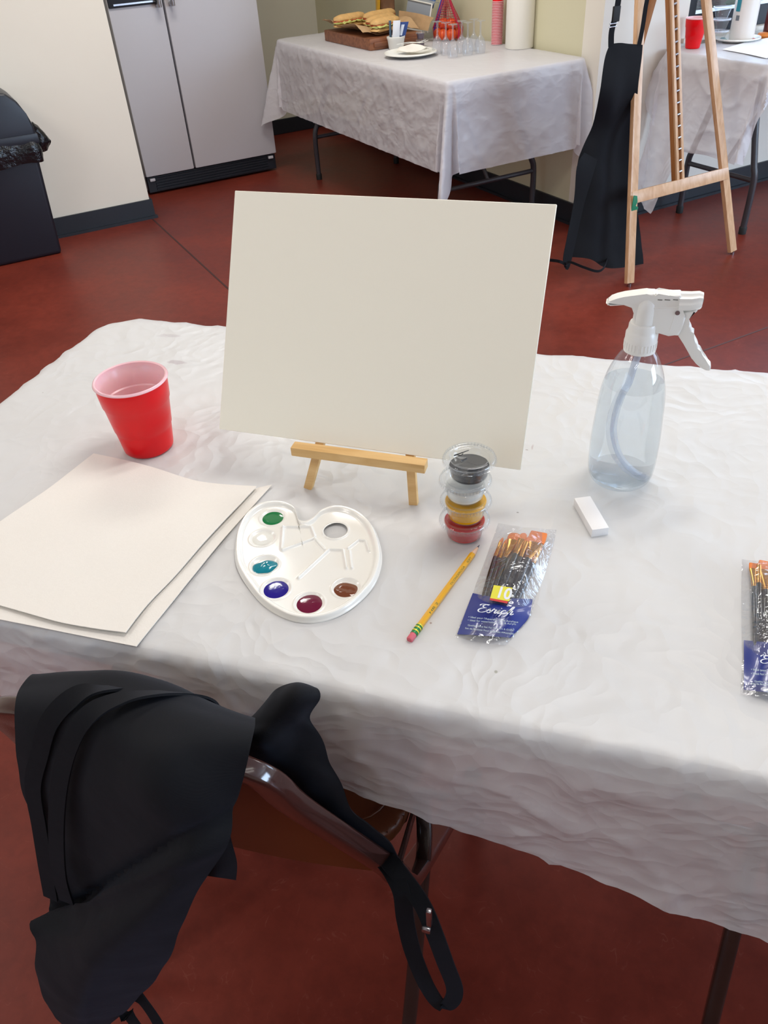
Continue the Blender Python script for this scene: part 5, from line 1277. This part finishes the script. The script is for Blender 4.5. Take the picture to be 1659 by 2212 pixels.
for k, (a, b, z) in enumerate(((-.035, .035, 0), (-.042, -.02, 0), (-.01, -.047, 0), (.035, .03, 0), (.04, -.025, 0), (-.02, .01, .045), (.0, -.03, .045))):
    if first is None:
        first = thing('orange', 'round orange in the red mesh bag, hidden among the others', 'orange', tuple(G(BU+a, BV+b, TZ+.029)), 0, 'oranges in the mesh bag')
        bm = BM(); bmesh.ops.create_icosphere(bm, subdivisions=3, radius=.0275)
        for v in bm.verts: v.co.z *= .94
        obj('fruit', bm, M['orange'], first, world=False)
        bm = BM(); lathe(bm, (0, 0, .0248), [(0, .0012), (.003, .001), (.004, 0)], 8); obj('stem', bm, M['leaf'], first, world=False); first['label'] = OL[0]
    else: dup(first, G(BU+a, BV+b, TZ+.029+z), 0, label=OL[k])
# upturned clear plastic wine glasses
gl = [(978, 126, 'nearest the plate in front'), (945, 118, 'leftmost'), (963, 121, 'second from the left'), (997, 117, 'behind the front one'), (1010, 121, 'third from the right'), (1023, 113, 'second from the right'), (1037, 117, 'rightmost')]
g0 = None
for px, py, w_ in gl:
    p = PZ(px, py, TZ); p = p + (Vector((p.x, p.y, 0)).normalized())*.024
    lb = f'clear plastic wine glass standing upside down, {w_} of the seven'
    if g0 is None:
        g0 = thing('wine_glass', lb, 'glass', tuple(p), 0, 'upturned plastic wine glasses')
        bm = BM(); lathe(bm, (0, 0, 0), [(.022, 0), (.0255, .02), (.026, .038), (.020, .058), (.008, .072), (.0045, .080)], 32); obj('bowl', bm, M['clear_glass'], g0, world=False)
        bm = BM(); lathe(bm, (0, 0, 0), [(.0045, .080), (.004, .10), (.0048, .128)], 16); obj('stem', bm, M['clear_glass'], g0, world=False)
        bm = BM(); lathe(bm, (0, 0, 0), [(.0048, .128), (.009, .130), (.022, .132), (.0225, .134), (.0, .135)], 32); obj('foot', bm, M['clear_glass'], g0, world=False)
    else: dup(g0, p, 0, label=lb)
# tower of upturned red cups
cp = PZ(1073, 97, TZ); cp = cp + Vector((cp.x, cp.y, 0)).normalized()*.024; c0 = None; KC = .60
ORD = ['first', 'second', 'third', 'fourth', 'fifth', 'sixth', 'seventh', 'eighth', 'ninth', 'tenth', 'eleventh', 'twelfth', 'thirteenth', 'fourteenth', 'fifteenth', 'sixteenth', 'seventeenth', 'eighteenth', 'nineteenth', 'twentieth', 'twenty-first', 'twenty-second', 'twenty-third', 'twenty-fourth', 'twenty-fifth', 'twenty-sixth', 'twenty-seventh', 'twenty-eighth']
for k in range(28):
    p = Vector(cp)+Vector((0, 0, .0066*k))
    lb = 'red cup turned upside down, topmost of the tall cup stack' if k == 27 else ('red cup turned upside down, bottom of the tall cup stack' if k == 0 else f'upturned red cup in the tall stack, its pale rim {ORD[k]} from the bottom')
    if c0 is None:
        c0 = thing('plastic_cup', lb, 'cup', tuple(p), 0, 'stack of upturned red cups')
        bm = BM(); lathe(bm, (0, 0, 0), [(r*KC, z*KC) for r, z in [(.0445, .007), (.0385, .0755), (.037, .078), (.0325, .1185), (.030, .120), (.026, .117), (0, .117)]], 32); obj('cup_wall', bm, M['red_cup'], c0, world=False)
        bm = BM(); lathe(bm, (0, 0, 0), [(r*KC, z*KC) for r, z in [(.0445, .0075), (.0475, .006), (.048, .003), (.0455, .0), (.0430, .003), (.0432, .008), (.0375, .075), (.0310, .115), (0, .1155)]], 32); obj('rim', bm, mat('pale_pink_rim', (226, 176, 182), .3), c0, world=False, label='pale rolled rim')
    else: dup(c0, p, 0, label=lb)
# white paper roll tower
ROLL = PZ(1121, 107, TZ); ROLL = ROLL + Vector((ROLL.x, ROLL.y, 0)).normalized()*.068
t = thing('paper_roll', 'tall white paper roll standing in the corner of the food table', 'paper roll', tuple(ROLL))
bm = BM(); lathe(bm, (0, 0, 0), [(.02, 0), (.066, 0), (.067, .002), (.067, .44), (.066, .442), (.02, .442), (.02, 0)], 64); obj('roll', bm, mat('roll_paper', (238, 234, 224), .9, bump=.1, bscale=100), t, world=False)
bm = BM(); lathe(bm, (0, 0, 0), [(.018, .002), (.0205, .002), (.0205, .445), (.018, .445)], 24); obj('core', bm, M['kraft'], t, world=False)

# ------------------------------------------------------------------ window table things
RZ = .7375
def sc3(label, p, group): return sauce_cup(label, p, 0, None, .040, .034, group, name='plastic_cup', cat='cup')
for k, lb in enumerate(('empty clear cup, bottom of the small stack behind the easel leg', 'empty clear cup, middle of the small stack behind the easel leg', 'empty clear cup, top of the small stack behind the easel leg')):
    pass
pc = G(3.345, 2.915, RZ); s0 = None
for k, lb in enumerate(('empty clear cup, bottom of the small stack behind the easel leg', 'empty clear cup, middle of the small stack behind the easel leg', 'empty clear cup, top of the small stack behind the easel leg')):
    if s0 is None:
        s0 = thing('clear_cup', lb, 'cup', tuple(pc), 0, 'small clear cups behind the easel leg')
        bm = BM(); lathe(bm, (0, 0, 0), [(0, .001), (.022, 0), (.026, .01), (.036, .045), (.041, .047), (.041, .052), (.038, .053)], 32); obj('cup_wall', bm, M['clear_cup'], s0, world=False)
        bm = BM(); lathe(bm, (0, 0, 0), [(.041, .047), (.043, .048), (.043, .053), (.039, .054)], 32); obj('rim', bm, M['straw'], s0, world=False)
    else: dup(s0, Vector(pc)+Vector((0, 0, .046*k)), 0, label=lb)
t = thing('paint_palette', 'round white palette with dried paint dabs beside the jug', 'paint palette', tuple(PZ(1592, 88, RZ)))
bm = BM(); lathe(bm, (0, 0, 0), [(0, .004), (.085, .003), (.098, .012), (.103, .011), (.101, .016), (.096, .016), (.084, .007), (0, .007)], 48); obj('tray', bm, M['white_pl'], t, world=False)
for k, (a, rgb, lb) in enumerate(((2.4, (40, 120, 120), 'teal dab'), (3.3, (60, 140, 90), 'green dab'), (4.1, (110, 130, 160), 'grey blue dab'), (5.8, (210, 110, 110), 'pink dab'), (.4, (190, 60, 60), 'red dab'), (1.4, (50, 110, 70), 'dark green dab'))):
    bm = BM(); lathe(bm, (.066*cos(a+.4), .066*sin(a+.4), .0075), [(.013, 0), (.009, .003), (0, .0035)], 16); obj('paint', bm, mat('dab', rgb, .4), t, world=False, label=lb)
jp = G(3.475, 2.895, RZ); t = thing('jug', 'tall white plastic paint jug with a teal label on the window table', 'jug', tuple(jp))
bm = BM(); lathe(bm, (0, 0, 0), [(r*.78, z) for r, z in [(0, 0), (.060, 0), (.068, .006), (.070, .02), (.069, .17), (.066, .20), (.055, .235), (.035, .26), (.024, .27), (.024, .29)]], 48); obj('body', bm, mat('jug_plastic', (232, 224, 216), .35), t, world=False)
bm = BM(); lathe(bm, (0, 0, 0), [(.022, .28), (.023, .285), (.023, .315), (.021, .318), (0, .318)], 32); obj('cap', bm, M['white_pl'], t, world=False)
def arc_label(t, c, r, a0, a1, z0, z1, m_, nm, lab=None):
    bm = BM(); rows = [[Vector((r*cos(lerp(a0, a1, j/6)), r*sin(lerp(a0, a1, j/6)), z)) for j in range(7)] for z in (z0, (z0+z1)/2, z1)]
    patch(bm, rows, 2, 2, .0006); obj(nm, bm, m_, t, world=False, label=lab)
fa = math.atan2(-jp.y, -jp.x)
arc_label(t, jp, .0560, fa-.9, fa+.2-.9+.2, .12, .165, M['bluelab'], 'label', 'teal label block')
arc_label(t, jp, .0560, fa-.75, fa-.45, .085, .105, mat('grey_print', (120, 124, 128), .5), 'print')
jp2 = G(3.66, 2.86, RZ); t = thing('paint_bottle', 'brown paint bottle with grey label at the right edge of the window table', 'bottle', tuple(jp2))
bm = BM(); lathe(bm, (0, 0, 0), [(0, 0), (.050, 0), (.055, .005), (.055, .15), (.050, .165), (.028, .18), (.024, .185)], 40); obj('body', bm, mat('maroon_bottle', (92, 34, 30), .3), t, world=False)
bm = BM(); lathe(bm, (0, 0, 0), [(.026, .175), (.03, .18), (.03, .205), (0, .206)], 32); obj('cap', bm, M['white_pl'], t, world=False)
fa = math.atan2(-jp2.y, -jp2.x); arc_label(t, jp2, .0562, fa-.8, fa+.8, .075, .12, mat('greyblue_label', (112, 128, 156), .5), 'label'); arc_label(t, jp2, .0562, fa-.8, fa+.8, .03, .07, mat('brown_label', (120, 72, 62), .5), 'label')
bm = BM(); bz = PZ(1648, 82, RZ)
lathe(bm, bz, [(0, 0), (.022, 0), (.030, .010), (.022, .022), (0, .024)], 20)
obj('orange_cloth', bm, mat('orange_paint_lump', (214, 120, 40), .5), label='small orange lump beside the brown bottle', cat='paint', origin=bz)
rows = [[PZ(1560, 107, RZ+.002), PZ(1610, 92, RZ+.002), PZ(1660, 82, RZ+.003)], [PZ(1610, 116, RZ+.003), PZ(1640, 104, RZ+.003), PZ(1690, 95, RZ+.002)], [PZ(1655, 126, RZ+.002), PZ(1700, 116, RZ+.002), PZ(1740, 106, RZ+.002)]]
bm = BM(); patch(bm, rows, 6, 6, .0012); obj('paper_sheet', bm, mat('bright_paper', (244, 246, 250), .8), label='white paper sheet at the corner of the window table', cat='paper', origin=rows[0][0])
